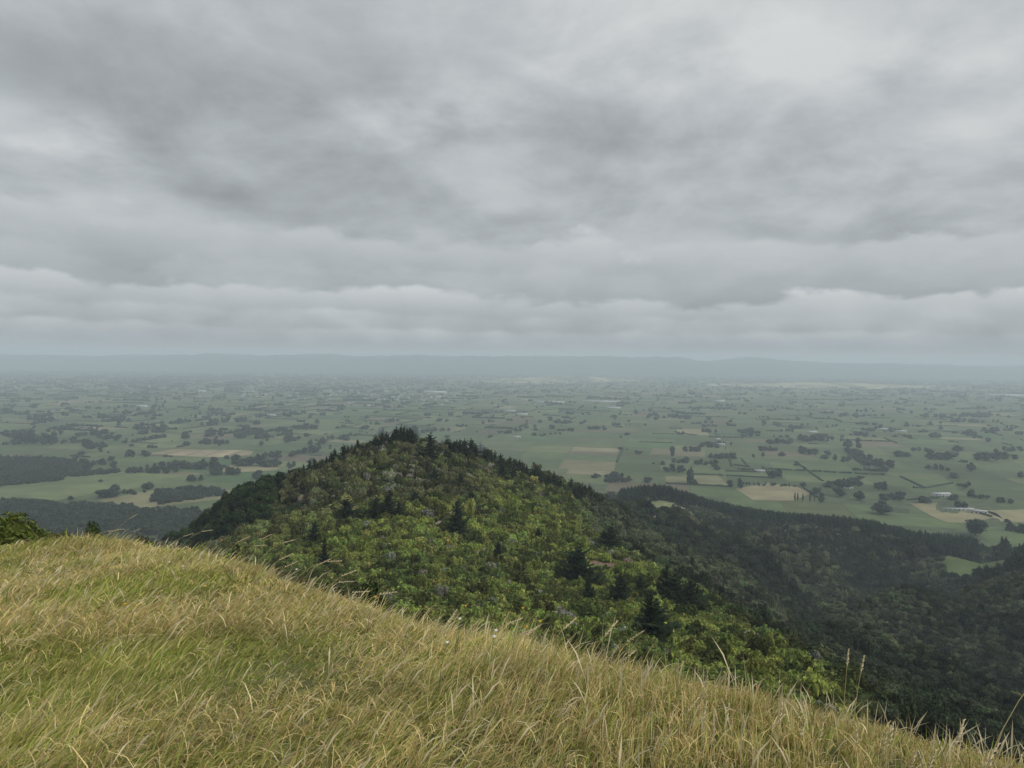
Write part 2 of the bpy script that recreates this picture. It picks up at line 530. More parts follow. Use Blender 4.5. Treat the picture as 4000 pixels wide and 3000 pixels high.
# ------------------------------------------------------------------ ground sheet
rad = np.concatenate([np.geomspace(0.4, 20, 60), np.geomspace(20.6, 1600, 210)[0:], np.geomspace(1700, 52000, 40)])
azs = np.concatenate([np.linspace(-0.80, 0.80, 330), np.linspace(0.80, 2 * math.pi - 0.80, 62)[1:-1]])
gx = np.sin(azs)[None] * rad[:, None]; gy = np.cos(azs)[None] * rad[:, None]
gz = height(gx, gy)
nr, na = gx.shape
V = np.stack([gx, gy, gz], -1).reshape(-1, 3)
V = np.vstack([V, [[0, 0, CAM_H - 1.2]]])
i0 = (np.arange(nr - 1)[:, None] * na + np.arange(na)[None])
i1 = (np.arange(nr - 1)[:, None] * na + (np.arange(na)[None] + 1) % na)
Q = np.stack([i0, i0 + na, i1 + na, i1], -1).reshape(-1, 4)
tri = np.stack([np.full(na, nr * na), np.arange(na), (np.arange(na) + 1) % na], -1)
zone = sstep(1.0, 5.0, V[:, 2])[:, None]
rV = np.hypot(V[:, 0], V[:, 1])
floor_c = np.array([0.028, 0.032, 0.014]); past = np.array([0.06, 0.08, 0.038]); soil = np.array([0.17, 0.15, 0.06])
gc = past * (1 - zone) + floor_c * zone
nb = (1 - sstep(11, 18, rV))[:, None]
pn = fbm(V[:, 0] * 0.9, V[:, 1] * 0.9)[:, None]
gc = gc * (1 - nb) + (soil * pn * 1.3 + np.array([0.05, 0.075, 0.02]) * (1 - pn)) * nb
g_me = mesh_np('ground', V, np.concatenate([Q.ravel(), tri.ravel()]), np.concatenate([np.full(len(Q), 4), np.full(len(tri), 3)]), M_GROUND, True, gc)
ground = tag(link('ground', g_me), 'sloping hill ground falling from the grass bank to the plain', kind='structure')

# ------------------------------------------------------------------ farmland: paddocks on the plain
ROT = R(-14)
cu, su = math.cos(ROT), math.sin(ROT)
uv2xy = lambda u, v: (u * cu - v * su, u * su + v * cu)
xy2uv = lambda x, y: (x * cu + y * su, -x * su + y * cu)
prng = random.Random(21)
paddocks = []


def split(u0, u1, v0, v1, depth):
    a = u1 - u0; b = v1 - v0
    x, y = uv2xy((u0 + u1) / 2, (v0 + v1) / 2)
    hd = math.hypot(a, b) / 2
    if y + hd < 700 or abs(x) - hd > 0.9 * (y + hd) + 500: return
    lim = prng.uniform(1.3e4, 4.2e4) * (1 if y < 4000 else 1.6)
    if a * b < lim:
        paddocks.append((u0, u1, v0, v1)); return
    f = prng.uniform(0.36, 0.64)
    if a > b * prng.uniform(0.8, 1.25):
        m = u0 + a * f; split(u0, m, v0, v1, depth + 1); split(m, u1, v0, v1, depth + 1)
    else:
        m = v0 + b * f; split(u0, u1, v0, m, depth + 1); split(u0, u1, m, v1, depth + 1)


split(-19000, 15000, -5000, 21000, 0)


def warp(x, y):
    return (x + 90 * (fbm(x / 900 + 3, y / 900, 2) - 0.5), y + 90 * (fbm(x / 900 + 31, y / 900 + 7, 2) - 0.5))


PV = []; PC = []
edges = []
for (u0, u1, v0, v1) in paddocks:
    xm, ym = uv2xy((u0 + u1) / 2, (v0 + v1) / 2)
    if ym > 13600 or ym < 700: continue
    n = float(fbm(np.array([xm / 1500.0]), np.array([ym / 1500.0]), 3)[0])
    t = prng.random()
    g = prng.uniform(0.72, 1.2)
    c = np.array([0.070, 0.098, 0.040]) * g
    if t < 0.025 + 0.30 * max(0, n - 0.5) + (0.10 if ym > 5000 else 0):
        c = np.array([0.165, 0.155, 0.085]) * prng.uniform(0.7, 1.1)
    elif t < 0.32:
        c = np.array([0.095, 0.115, 0.05]) * g
    elif t < 0.42:
        c = np.array([0.055, 0.095, 0.035]) * g
    elif t < 0.45:
        c = np.array([0.11, 0.095, 0.06]) * g
    e = 1.5
    cs = [(u0 + e, v0 + e), (u1 - e, v0 + e), (u1 - e, v1 - e), (u0 + e, v1 - e)]
    for (u, v) in cs:
        PV.append(uv2xy(u, v)); PC.append(c)
    edges.append((u0, v0, u1, v0)); edges.append((u0, v0, u0, v1))
PV = np.array(PV); PC = np.array(PC)
wx, wy = warp(PV[:, 0], PV[:, 1])
ok4 = (height(wx, wy) < 0.25).reshape(-1, 4).all(1)
idx = np.arange(len(PV)).reshape(-1, 4)[ok4]
me = mesh_np('farmland', np.stack([wx, wy, np.full(len(wx), 0.35)], -1), idx.ravel(), np.full(len(idx), 4), M_FIELD, False, PC)
tag(link('farmland', me), 'patchwork of green and straw paddocks across the plain', kind='structure')


def patch(name, label, pxs, col, z=0.7):
    P = np.array([plain_pt(*p) for p in pxs])
    Vv = [(p[0], p[1], z) for p in P]
    me = mesh_py(name, Vv, [tuple(range(len(Vv)))], M_FIELD, False, np.array([col] * len(Vv)))
    if me.polygons[0].normal.z < 0: me.flip_normals()
    return tag(link(name, me), label, kind='structure')


straw = (0.33, 0.275, 0.17)
zf = lambda pts: [(x * 0.5877, 1350 + y * 0.5877) for x, y in pts]
for k, pts in enumerate([[(970, 722), (1150, 690), (1235, 692), (1090, 727)], [(1094, 728), (1240, 692), (1350, 693), (1225, 735)],
                         [(1230, 737), (1356, 693), (1480, 695), (1350, 741)], [(1356, 742), (1486, 695), (1620, 697), (1480, 743)],
                         [(1500, 742), (1628, 698), (1690, 704), (1660, 728), (1560, 740)]]):
    cc = [(0.21, 0.18, 0.11), (0.245, 0.205, 0.13), (0.215, 0.185, 0.115), (0.25, 0.21, 0.135), (0.20, 0.18, 0.105)][k]
    patch('harvested_field', None, zf(pts), cc, 0.9)
patch('pasture_field', None, zf([(0, 945), (300, 880), (830, 842), (1200, 862), (1300, 885), (900, 950), (640, 985), (380, 1030), (0, 1000)]), (0.115, 0.14, 0.06), 0.8)
patch('pasture_field', None, zf([(650, 1030), (1000, 965), (1600, 960), (1560, 1010), (1150, 1060), (860, 1090)]), (0.17, 0.165, 0.085), 0.8)
patch('pasture_field', None, zf([(1400, 820), (1560, 790), (1880, 795), (1840, 830), (1500, 850)]), (0.19, 0.175, 0.095), 0.8)
zr = lambda pts: [(2600 + x * 0.633, 1350 + y * 0.633) for x, y in pts]
patch('harvested_field', None, zr([(430, 885), (620, 850), (810, 872), (900, 918), (780, 960), (540, 955)]), (0.19, 0.17, 0.10), 0.8)
patch('harvested_field', None, zr([(1505, 975), (1760, 972), (2040, 1035), (2110, 1095), (1740, 1095), (1640, 1055)]), (0.185, 0.17, 0.095), 0.8)
patch('harvested_field', None, zr([(1960, 1020), (2330, 1010), (2400, 1095), (2130, 1092)]), (0.20, 0.185, 0.105), 0.8)
patch('harvested_field', None, zr([(0, 810), (320, 802), (390, 865), (160, 860), (0, 850)]), (0.16, 0.16, 0.08), 0.8)

# ------------------------------------------------------------------ far hills
prof = [(-1400, 1378), (0, 1383), (250, 1391), (480, 1393), (700, 1384), (900, 1388), (1010, 1391), (1090, 1386), (1260, 1386), (1380, 1393), (1560, 1392),
        (1640, 1387), (1760, 1390), (2000, 1394), (2150, 1391), (2400, 1396), (2650, 1397), (2760, 1408), (2900, 1402), (3050, 1410), (3200, 1419),
        (3400, 1420), (3600, 1427), (3900, 1431), (5400, 1440)]
ta = np.array([pixdir(*p)[0] for p in prof]); te = np.array([pixdir(*p)[2] for p in prof])
az = np.linspace(-1.05, 1.05, 420); hr = np.linspace(12600, 21000, 60)
hx = np.tan(az)[:, None] * hr[None] * 0.9; hy = np.repeat(hr[None], len(az), 0)
hx = np.tan(az)[:, None] * hr[None]
top = CAM_H + np.interp(np.tan(az), ta, te)[:, None] * 16500
jag = fbm(hx / 480, hy / 1700, 6, 0.6)
env = sstep(12700, 16500, hr)[None] * (1 - 0.35 * sstep(18500, 21000, hr)[None])
hzz = np.clip(env * top * (0.70 + 0.56 * jag) - 3, -2, 425)
na2, nr2 = hx.shape
Vh = np.stack([hx, hy, hzz], -1).reshape(-1, 3)
ii = (np.arange(na2 - 1)[:, None] * nr2 + np.arange(nr2 - 1)[None])
Qh = np.stack([ii, ii + nr2, ii + nr2 + 1, ii + 1], -1).reshape(-1, 4)
hc = np.array([0.020, 0.032, 0.020]) + (fbm(Vh[:, 0] / 700, Vh[:, 1] / 700, 4)[:, None] - 0.5) * 0.03
tag(link('hills', mesh_np('hills', Vh, Qh.ravel(), np.full(len(Qh), 4), M_HILL, True, np.clip(hc, 0.012, 1))), 'long low range of hazy hills on the horizon', kind='structure')

# low straw-coloured foothills in front of the range
for (px, py, wpx, hgt, dep) in [(2230, 1484, 260, 60, 700), (2050, 1490, 170, 36, 600), (3250, 1508, 420, 45, 700)]:
    c = plain_pt(px, py); wid = wpx / F_PX * c[1]
    u = np.linspace(-1.6, 1.6, 40); v = np.linspace(-1.6, 1.6, 24)
    UU, VV = np.meshgrid(u, v, indexing='ij')
    zz = hgt * np.exp(-(UU ** 2 + VV ** 2) * 1.6) * (0.6 + 0.8 * fbm(UU * 2 + px, VV * 2, 4)) - 3
    Vf = np.stack([c[0] + UU * wid, c[1] + VV * dep, zz], -1).reshape(-1, 3)
    ii = (np.arange(39)[:, None] * 24 + np.arange(23)[None])
    Qf = np.stack([ii, ii + 24, ii + 25, ii + 1], -1).reshape(-1, 4)
    nn = fbm(Vf[:, 0] / 260, Vf[:, 1] / 500, 3)[:, None]
    fc = np.where(nn > 0.47, np.array([[0.30, 0.265, 0.16]]), np.array([[0.12, 0.14, 0.07]]))
    tag(link('foothill', mesh_np('foothill', Vf, Qf.ravel(), np.full(len(Qf), 4), M_HILL, True, fc)), kind='structure')


# ------------------------------------------------------------------ plant shapes
def leaf_quads(P, N, size, rg, aspect=1.5, jitter=0.8):
    """one bent leaf-clump quad per point"""
    n = len(P)
    N = N + rg.normal(0, jitter, (n, 3)) * 0.6
    N /= np.linalg.norm(N, axis=1)[:, None] + 1e-9
    a = np.cross(N, rg.normal(0, 1, (n, 3))); a /= np.linalg.norm(a, axis=1)[:, None] + 1e-9
    b = np.cross(N, a)
    s = (size * rg.uniform(0.6, 1.4, n))[:, None]
    V = np.stack([P - a * s * aspect * 0.5, P + b * s * 0.45 + N * s * 0.1, P + a * s * aspect * 0.5, P - b * s * 0.45 + N * s * 0.1], 1).reshape(-1, 3)
    return V, np.arange(4 * n).reshape(-1, 4)


def crown_mesh(name, lobes, nleaf, size, seed, mat, zmin=-0.5, core=True, aspect=1.5, core_f=0.86):
    rg = np.random.default_rng(seed)
    lobes = np.array(lobes, float)          # x y z rx rz
    wts = lobes[:, 3] * lobes[:, 4]; wts /= wts.sum()
    k = rg.choice(len(lobes), nleaf, p=wts)
    d = rg.normal(0, 1, (nleaf, 3)); d /= np.linalg.norm(d, axis=1)[:, None]
    d[:, 2] = np.where(d[:, 2] < zmin, -d[:, 2], d[:, 2])
    rr = rg.uniform(0.82, 1.08, nleaf)[:, None]
    sc = np.stack([lobes[k, 3], lobes[k, 3], lobes[k, 4]], -1)
    P = lobes[k, :3] + d * sc * rr
    V, Q = leaf_quads(P, d / sc * sc.mean(), size, rg, aspect)
    C = np.repeat((rg.uniform(0.45, 1.35, nleaf) + (rg.random(nleaf) < 0.12) * 0.5)[:, None] * (1 + rg.normal(0, 0.07, (nleaf, 3))), 4, 0)
    Vs = [V]; loops = [Q.ravel()]; sizes = [np.full(len(Q), 4)]; Cs = [C]
    nv = len(V)
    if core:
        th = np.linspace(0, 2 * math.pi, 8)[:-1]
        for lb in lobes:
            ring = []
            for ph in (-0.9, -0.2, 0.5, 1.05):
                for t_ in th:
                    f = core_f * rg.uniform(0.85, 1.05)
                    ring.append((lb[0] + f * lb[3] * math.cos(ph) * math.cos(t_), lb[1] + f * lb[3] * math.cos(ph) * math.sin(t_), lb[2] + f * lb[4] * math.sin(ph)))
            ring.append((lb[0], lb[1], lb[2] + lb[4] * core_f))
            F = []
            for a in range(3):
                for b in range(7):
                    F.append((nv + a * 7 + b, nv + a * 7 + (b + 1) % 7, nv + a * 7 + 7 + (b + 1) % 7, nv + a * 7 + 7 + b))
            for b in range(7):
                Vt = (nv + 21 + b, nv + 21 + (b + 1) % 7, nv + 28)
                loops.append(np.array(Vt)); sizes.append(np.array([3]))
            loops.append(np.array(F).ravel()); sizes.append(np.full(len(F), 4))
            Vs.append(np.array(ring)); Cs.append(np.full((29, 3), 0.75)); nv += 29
    return mesh_np(name, np.vstack(Vs), np.concatenate(loops), np.concatenate(sizes), mat, False, np.vstack(Cs))


def trunk_mesh(name, h, r0, limbs, seed, lean=0.05):
    rg = random.Random(seed); g = Geo()
    pts = [(0, 0, -0.6), (rg.uniform(-lean, lean) * h, rg.uniform(-lean, lean) * h, h * 0.5), (rg.uniform(-lean, lean) * h, rg.uniform(-lean, lean) * h, h)]
    g.tube(pts, [r0 * 1.25, r0 * 0.8, r0 * 0.35], 6)
    for k in range(limbs):
        a = k * 2.4 + rg.uniform(-0.4, 0.4); z = h * rg.uniform(0.4, 0.8); L = h * rg.uniform(0.3, 0.5)
        g.tube([(0, 0, z), (math.cos(a) * L * 0.5, math.sin(a) * L * 0.5, z + L * 0.3), (math.cos(a) * L, math.sin(a) * L, z + L * 0.65)], [r0 * 0.5, r0 * 0.35, r0 * 0.12], 5)
    return g.mesh(name, M_BARK)


def shrub_lobes(seed, n=7, spread=0.62, h=1.0):
    rg = random.Random(seed); L = []
    for k in range(n):
        a = k * 2.399 + rg.uniform(-0.5, 0.5); d = spread * math.sqrt((k + 0.3) / n)
        s = rg.uniform(0.30, 0.5)
        L.append((math.cos(a) * d, math.sin(a) * d, h * (0.62 - 0.35 * d + rg.uniform(-0.1, 0.14)), s, s * rg.uniform(0.75, 1.1)))
    L.append((0, 0, 0.3 * h, 0.72, 0.42))
    return L


def pine_mesh(name, seed, mat, levels=13, per=7, slender=0.20, ragged=0.35):
    """needle sprays on tiered boughs; unit height"""
    rg = np.random.default_rng(seed)
    P = []; F = []; C = []
    for l in range(levels):
        f = l / (levels - 1)
        z = 0.10 + 0.86 * f
        L = slender * (1 - f) ** 0.8 * rg.uniform(0.8, 1.15) + 0.028
        for k in range(per):
            a = 2 * math.pi * (k + rg.uniform(-0.3, 0.3)) / per + l * 0.9
            Lk = L * rg.uniform(1 - ragged, 1 + ragged)
            up = rg.uniform(-0.05, 0.35) + 0.5 * f
            ca, sa = math.cos(a), math.sin(a)
            shade = rg.uniform(0.7, 1.3)
            for s in range(3):
                t0 = s / 3.0; t1 = (s + 1.35) / 3.0
                wdt = Lk * (0.36 - 0.07 * s) + 0.008
                c0 = np.array([ca * Lk * t0, sa * Lk * t0, z + Lk * t0 * up]); c1 = np.array([ca * Lk * t1, sa * Lk * t1, z + Lk * t1 * up + 0.02 * t1])
                side = np.array([-sa, ca, 0]) * wdt
                dz_ = np.array([0, 0, rg.uniform(-0.4, 0.15) * wdt])
                upv = np.array([0, 0, wdt * 0.7])
                b = len(P)
                P += [c0, c0 * 0.4 + c1 * 0.6 + side + dz_, c1 + np.array([0, 0, wdt * 0.3]), c0 * 0.4 + c1 * 0.6 - side + dz_, c0 * 0.5 + c1 * 0.5 + upv]
                F += [(b, b + 1, b + 4), (b + 1, b + 2, b + 4), (b + 2, b + 3, b + 4), (b + 3, b, b + 4)]
                C += [(shade,) * 3] * 5
    b = len(P)
    P += [np.array([0.008, 0, 0.93]), np.array([-0.006, 0.007, 0.93]), np.array([-0.006, -0.007, 0.93]), np.array([0, 0, 1.0])]
    F += [(b, b + 1, b + 3), (b + 1, b + 2, b + 3), (b + 2, b, b + 3)]; C += [(1.1,) * 3] * 4
    # dense inner needles so the tree is not see-through
    b = len(P)
    for (zz, rr) in ((0.12, 0.52), (0.35, 0.46), (0.6, 0.33), (0.85, 0.12)):
        for k in range(6):
            P.append(np.array([math.cos(k * math.pi / 3) * rr * slender, math.sin(k * math.pi / 3) * rr * slender, zz])); C.append((0.7,) * 3)
    for a in range(3):
        for k in range(6):
            F.append((b + a * 6 + k, b + a * 6 + (k + 1) % 6, b + a * 6 + 6 + (k + 1) % 6, b + a * 6 + 6 + k))
    return mesh_py(name, np.array(P), F, mat, False, np.array(C))


def pole_trunk(name, r0, top=0.9):
    g = Geo(); g.tube([(0, 0, -0.06), (0, 0, 0.4), (0, 0, top)], [r0, r0 * 0.7, r0 * 0.15], 6)
    return g.mesh(name, M_BARK)


N_SH = 5
SH_M, SH_O = [], []
for k in range(N_SH):
    lb = shrub_lobes(40 + k, 7 + k % 3, 0.6, 1.05)
    for lst, mt in ((SH_M, M_FOL_I), (SH_O, M_FOL_O)):
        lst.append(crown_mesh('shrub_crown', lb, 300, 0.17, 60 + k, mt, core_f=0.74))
SH_T = [trunk_mesh('shrub_trunk', 0.6, 0.035, 3, 5)]
PINE_KINDS = [(13, 7, 0.20, 0.4), (11, 6, 0.25, 0.5), (14, 7, 0.17, 0.35), (10, 6, 0.30, 0.55), (12, 6, 0.22, 0.6), (9, 7, 0.27, 0.5)]
PN_M = [pine_mesh('pine_crown', 80 + k, M_FOL_I, *PINE_KINDS[k]) for k in range(6)]
PN_O = [pine_mesh('pine_crown', 80 + k, M_FOL_O, *PINE_KINDS[k]) for k in range(6)]
PN_T = pole_trunk('pine_trunk', 0.018)


def farm_lobes(seed):
    """six habits: round, tall, spreading, leaning, twin-topped, ragged"""
    rg = random.Random(seed); kind = seed % 6
    wide = (0.30, 0.20, 0.42, 0.28, 0.32, 0.38)[kind]; top = (0.74, 0.84, 0.60, 0.74, 0.76, 0.70)[kind]
    L = [(0, 0, 0.36, 0.36 if kind != 1 else 0.26, 0.36)]
    for k in range(7 + kind):
        a = k * 2.399 + rg.uniform(-0.6, 0.6); d = wide * rg.uniform(0.4, 1.0); s = rg.uniform(0.12, 0.25)
        z = rg.uniform(0.14, top)
        L.append((math.cos(a) * d + (0.25 * z if kind == 3 else 0), math.sin(a) * d, z, s, s * rg.uniform(0.7, 1.15)))
    L.append((0.12 if kind == 4 else 0.02, 0, top + 0.06, 0.16, 0.17))
    if kind == 4: L.append((-0.17, 0.05, top, 0.15, 0.2))
    return L


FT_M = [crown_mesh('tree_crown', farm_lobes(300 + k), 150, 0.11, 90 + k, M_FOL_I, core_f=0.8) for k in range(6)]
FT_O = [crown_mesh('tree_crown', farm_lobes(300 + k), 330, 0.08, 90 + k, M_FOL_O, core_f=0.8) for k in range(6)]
FT_T = trunk_mesh('tree_trunk', 0.62, 0.035, 4, 9)
PO_O = crown_mesh('poplar_crown', [(0, 0, 0.3, 0.085, 0.25), (0.02, 0, 0.5, 0.095, 0.3), (0, 0.02, 0.72, 0.07, 0.27)], 200, 0.05, 130, M_FOL_O)


# ------------------------------------------------------------------ stuff by geometry nodes
def scatter(name, label, protos, P, scale, rot, tint, idx):
    pc = bpy.data.collections.new(name + '_kinds')
    for k, me in enumerate(protos):
        pc.objects.link(bpy.data.objects.new('%s_kind_%02d' % (name, k), me))
    me = bpy.data.meshes.new(name)
    n = len(P)
    me.vertices.add(n); me.vertices.foreach_set('co', np.asarray(P, np.float32).ravel())
    a = me.attributes.new('scl', 'FLOAT_VECTOR', 'POINT'); a.data.foreach_set('vector', np.asarray(scale, np.float32).ravel())
    a = me.attributes.new('rot', 'FLOAT', 'POINT'); a.data.foreach_set('value', np.asarray(rot, np.float32))
    a = me.attributes.new('kid', 'INT', 'POINT'); a.data.foreach_set('value', np.asarray(idx, np.int32))
    c = np.ones((n, 4), np.float32); c[:, :3] = tint
    a = me.attributes.new('tint', 'FLOAT_COLOR', 'POINT'); a.data.foreach_set('color', c.ravel())
    me.materials.append(M_FOL_I)
    o = link(name, me)
    ng = bpy.data.node_groups.new(name + '_nodes', 'GeometryNodeTree')
    ng.interface.new_socket('Geometry', in_out='INPUT', socket_type='NodeSocketGeometry')
    ng.interface.new_socket('Geometry', in_out='OUTPUT', socket_type='NodeSocketGeometry')
    N = ng.nodes; Lk = ng.links
    gi = N.new('NodeGroupInput'); go = N.new('NodeGroupOutput')
    ci = N.new('GeometryNodeCollectionInfo'); ci.inputs['Collection'].default_value = pc
    ci.inputs['Separate Children'].default_value = True; ci.inputs['Reset Children'].default_value = True
    ip = N.new('GeometryNodeInstanceOnPoints'); ip.inputs['Pick Instance'].default_value = True

    def attr(nm, ty):
        x = N.new('GeometryNodeInputNamedAttribute'); x.data_type = ty; x.inputs['Name'].default_value = nm
        return x.outputs['Attribute']
    cx = N.new('ShaderNodeCombineXYZ'); Lk.new(attr('rot', 'FLOAT'), cx.inputs[2])
    Lk.new(gi.outputs[0], ip.inputs['Points']); Lk.new(ci.outputs[0], ip.inputs['Instance'])
    Lk.new(attr('kid', 'INT'), ip.inputs['Instance Index'])
    Lk.new(cx.outputs[0], ip.inputs['Rotation']); Lk.new(attr('scl', 'FLOAT_VECTOR'), ip.inputs['Scale'])
    Lk.new(ip.outputs[0], go.inputs[0])
    md = o.modifiers.new('scatter', 'NODES'); md.node_group = ng
    return tag(o, label, kind='stuff')


def grow(name, label, cat, group, trunk, crown, loc, scl, rz, tint):
    e = empty(name, loc, rz, scl)
    if cat == 'pine tree':
        e.rotation_euler = (prng.uniform(-0.05, 0.05), prng.uniform(-0.05, 0.07), rz)
    tag(e, label, cat, group)
    t = link('trunk', trunk, e)
    c = link('crown', crown, e); c.color = tuple(tint) + (1,)
    return e


# ------------------------------------------------------------------ clearings, tracks and slips on the hill
def ribbon(name, label, pxs, width, mat, lift=0.25):
    P = [ray_hit(*p) for p in pxs]; P = [np.array(p[:2]) for p in P if p is not None]
    pts = []
    for a, b in zip(P[:-1], P[1:]):
        n = max(2, int(np.linalg.norm(b - a) / 4))
        for k in range(n): pts.append(a + (b - a) * k / n)
    pts.append(P[-1]); pts = np.array(pts)
    d = np.gradient(pts, axis=0); d /= np.linalg.norm(d, axis=1)[:, None] + 1e-9
    nrm = np.stack([-d[:, 1], d[:, 0]], -1) * width / 2
    wj = (0.8 + 0.4 * fbm(pts[:, 0] / 9, pts[:, 1] / 9, 2))[:, None]
    Lp = pts + nrm * wj; Rp = pts - nrm * wj
    zl = height(Lp[:, 0], Lp[:, 1]) + lift; zr_ = height(Rp[:, 0], Rp[:, 1]) + lift
    n = len(pts)
    V = np.vstack([np.c_[Lp, zl], np.c_[Rp, zr_]])
    F = [(i, i + 1, n + i + 1, n + i) for i in range(n - 1)]
    me = mesh_py(name, V, F, mat)
    if me.polygons and me.polygons[0].normal.z < 0: me.flip_normals()
    tag(link(name, me), label, kind='structure')
    return pts


trk = [ribbon('track', 'narrow pale foot track through the bush of the hill', [(1695, 2070), (1720, 2045), (1755, 2015), (1800, 1985), (1850, 1955)], 3.0, M_TRACK),
       ribbon('track', 'thin pale track winding over the clearing of the knoll', [(2555, 2040), (2580, 2000), (2600, 1975), (2640, 1968), (2680, 1985)], 3.0, M_TRACK, 1.3),
       ribbon('track', 'bare clay track cut beside the slip on the spur', [(2310, 2120), (2350, 2165), (2400, 2195), (2440, 2205)], 3.2, M_CLAY)]
slip_pts = [ray_hit(2330, 2205), ray_hit(2390, 2230), ray_hit(2385, 2190), ray_hit(2345, 2235)]
trk_all = np.vstack(trk)
sc = np.mean([p[:2] for p in slip_pts if p], axis=0)
th = np.linspace(0, 2 * math.pi, 25)[:-1]
SV = [(sc[0], sc[1])]; 
for rr_ in (0.5, 1.0):
    for t_ in th:
        q_ = rr_ * (1 + 0.25 * math.sin(3 * t_) + 0.15 * math.sin(7 * t_ + 1))
        SV.append((sc[0] + math.cos(t_) * 9 * q_, sc[1] + math.sin(t_) * 7 * q_))
SV = np.array(SV); SZ = height(SV[:, 0], SV[:, 1]) + 0.6 + 0.5 * rng.random(len(SV))
SF = [(0, 1 + k, 1 + (k + 1) % 24) for k in range(24)] + [(1 + k, 25 + k, 25 + (k + 1) % 24, 1 + (k + 1) % 24) for k in range(24)]
tag(link('clay_slip', mesh_py('clay_slip', np.c_[SV, SZ], SF, M_CLAY)), 'red-brown bare clay slip on the near spur', kind='structure')
KN = ray_hit(2615, 1990, 2600) or (255, 1095, 66)
gu, gv = np.meshgrid(np.linspace(0, 1, 7)[1:], np.linspace(0, 2 * math.pi, 29)[:-1], indexing='ij')
ra = gu * (1 + 0.18 * np.sin(3 * gv + 1) + 0.10 * np.sin(5 * gv))
KX = np.r_[KN[0], (KN[0] + 40 * ra * np.cos(gv)).ravel()]; KY = np.r_[KN[1], (KN[1] - 4 + 46 * ra * np.sin(gv)).ravel()]
KF = [(0, 1 + k, 1 + (k + 1) % 28) for k in range(28)] + [(1 + a * 28 + k, 29 + a * 28 + k, 29 + a * 28 + (k + 1) % 28, 1 + a * 28 + (k + 1) % 28) for a in range(5) for k in range(28)]
kn_ = fbm(KX / 9, KY / 9, 3)[:, None]
KC = np.where(kn_ > 0.55, np.array([[0.20, 0.195, 0.16]]), np.array([[0.15, 0.18, 0.07]]))
tag(link('clearing', mesh_py('clearing', np.c_[KX, KY, height(KX, KY) + 0.9], KF, M_FIELD, False, KC)), 'pale grassy clearing on top of the wooded knoll', kind='structure')
pad = ray_hit(3835, 2222, 2600) or (600, 890, 30)
ang = np.linspace(0, 2 * math.pi, 33)[:-1]
PVv = [(pad[0], pad[1])] + [(pad[0] + math.cos(a) * 40 * (1 + 0.15 * math.sin(3 * a)), pad[1] + math.sin(a) * 44 * (1 + 0.1 * math.sin(2 * a + 1))) for a in ang]
PVv = np.array(PVv); PZ = height(PVv[:, 0], PVv[:, 1]) + 1.2
tag(link('valley_paddock', mesh_py('valley_paddock', np.c_[PVv, PZ], [(0, 1 + k, 1 + (k + 1) % 32) for k in range(32)], M_FIELD, False, np.array([(0.09, 0.12, 0.05)] * 33))),
    'small green paddock in the dark wooded valley', kind='structure')


def clear_of_open(x, y):
    d = np.min(np.hypot(x[:, None] - trk_all[None, :, 0], y[:, None] - trk_all[None, :, 1]), axis=1)
    ok = d > 2.6
    ok &= np.hypot((x - sc[0]) / 1.3, (y - sc[1])) > 8
    ok &= np.hypot((x - pad[0]) / 42, (y - pad[1]) / 46) > 1
    ok &= np.hypot((x - KN[0]) / 38, (y - KN[1] + 8) / 50) > 1
    return ok


# ------------------------------------------------------------------ bush on the hills
def jitter_grid(x0, x1, y0, y1, step):
    a = np.arange(x0, x1, step); b = np.arange(y0, y1, step)
    A, B = np.meshgrid(a, b)
    A = A.ravel() + rng.uniform(-0.5, 0.5, A.size) * step; B = B.ravel() + rng.uniform(-0.5, 0.5, B.size) * step
    return A, B


def in_cone(x, y, z, m=250):
    px, py, d = to_px(x, y, z)
    return (d > 1) & (px > -m) & (px < 4000 + m)


xs, ys, sz = [], [], []
for (x0, x1, y0, y1, st) in ((-330, 330, 22, 330, 2.7), (-520, 520, 330, 660, 3.3), (-900, 1000, 660, 1420, 6.2)):
    a, b = jitter_grid(x0, x1, y0, y1, st)
    xs.append(a); ys.append(b); sz.append(np.full(a.size, st))
bx = np.concatenate(xs); by = np.concatenate(ys); bs = np.concatenate(sz)
bzz = height(bx, by)
keep = (bzz > np.where((by > 950) & (bx > 300), 7.0, 3.0)) & in_cone(bx, by, bzz) & (np.hypot(bx, by) > np.where(bx > 0, 60, 38))
bx, by, bs, bzz = bx[keep], by[keep], bs[keep], bzz[keep]
keep = clear_of_open(bx, by) & visible(bx, by, bzz + 6, 10.0)
bx, by, bs, bzz = bx[keep], by[keep], bs[keep], bzz[keep]
n_b = len(bx)
C_BR = np.array([0.225, 0.270, 0.066]); C_MID = np.array([0.140, 0.180, 0.050]); C_OL = np.array([0.145, 0.150, 0.072])
C_DK = np.array([0.044, 0.072, 0.026]); C_VAL_SHADE = np.array([0.042, 0.060, 0.031]); C_GREY = np.array([0.22, 0.225, 0.17])  # valley tone: dark mature bush with cloud shade put into the colour
nz = fbm(bx / 38 + 5, by / 38, 4); nz2 = fbm(bx / 14 + 50, by / 14 + 9, 3)
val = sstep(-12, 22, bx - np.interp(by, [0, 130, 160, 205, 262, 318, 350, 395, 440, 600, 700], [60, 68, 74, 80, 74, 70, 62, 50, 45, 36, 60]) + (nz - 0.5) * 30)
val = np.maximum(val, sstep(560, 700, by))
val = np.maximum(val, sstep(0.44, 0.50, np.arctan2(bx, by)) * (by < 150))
knob = (by > 340 + 0.9 * (bx + 160)) * (bx < np.where(by > 400, -140, -120)) * (by < 520) * 1.0
olive = sstep(300, 400, by + (nz - 0.5) * 200 - (bx + 90) * 1.3) * (1 - val)
tint = C_BR * (1 - olive[:, None]) + C_OL * olive[:, None]
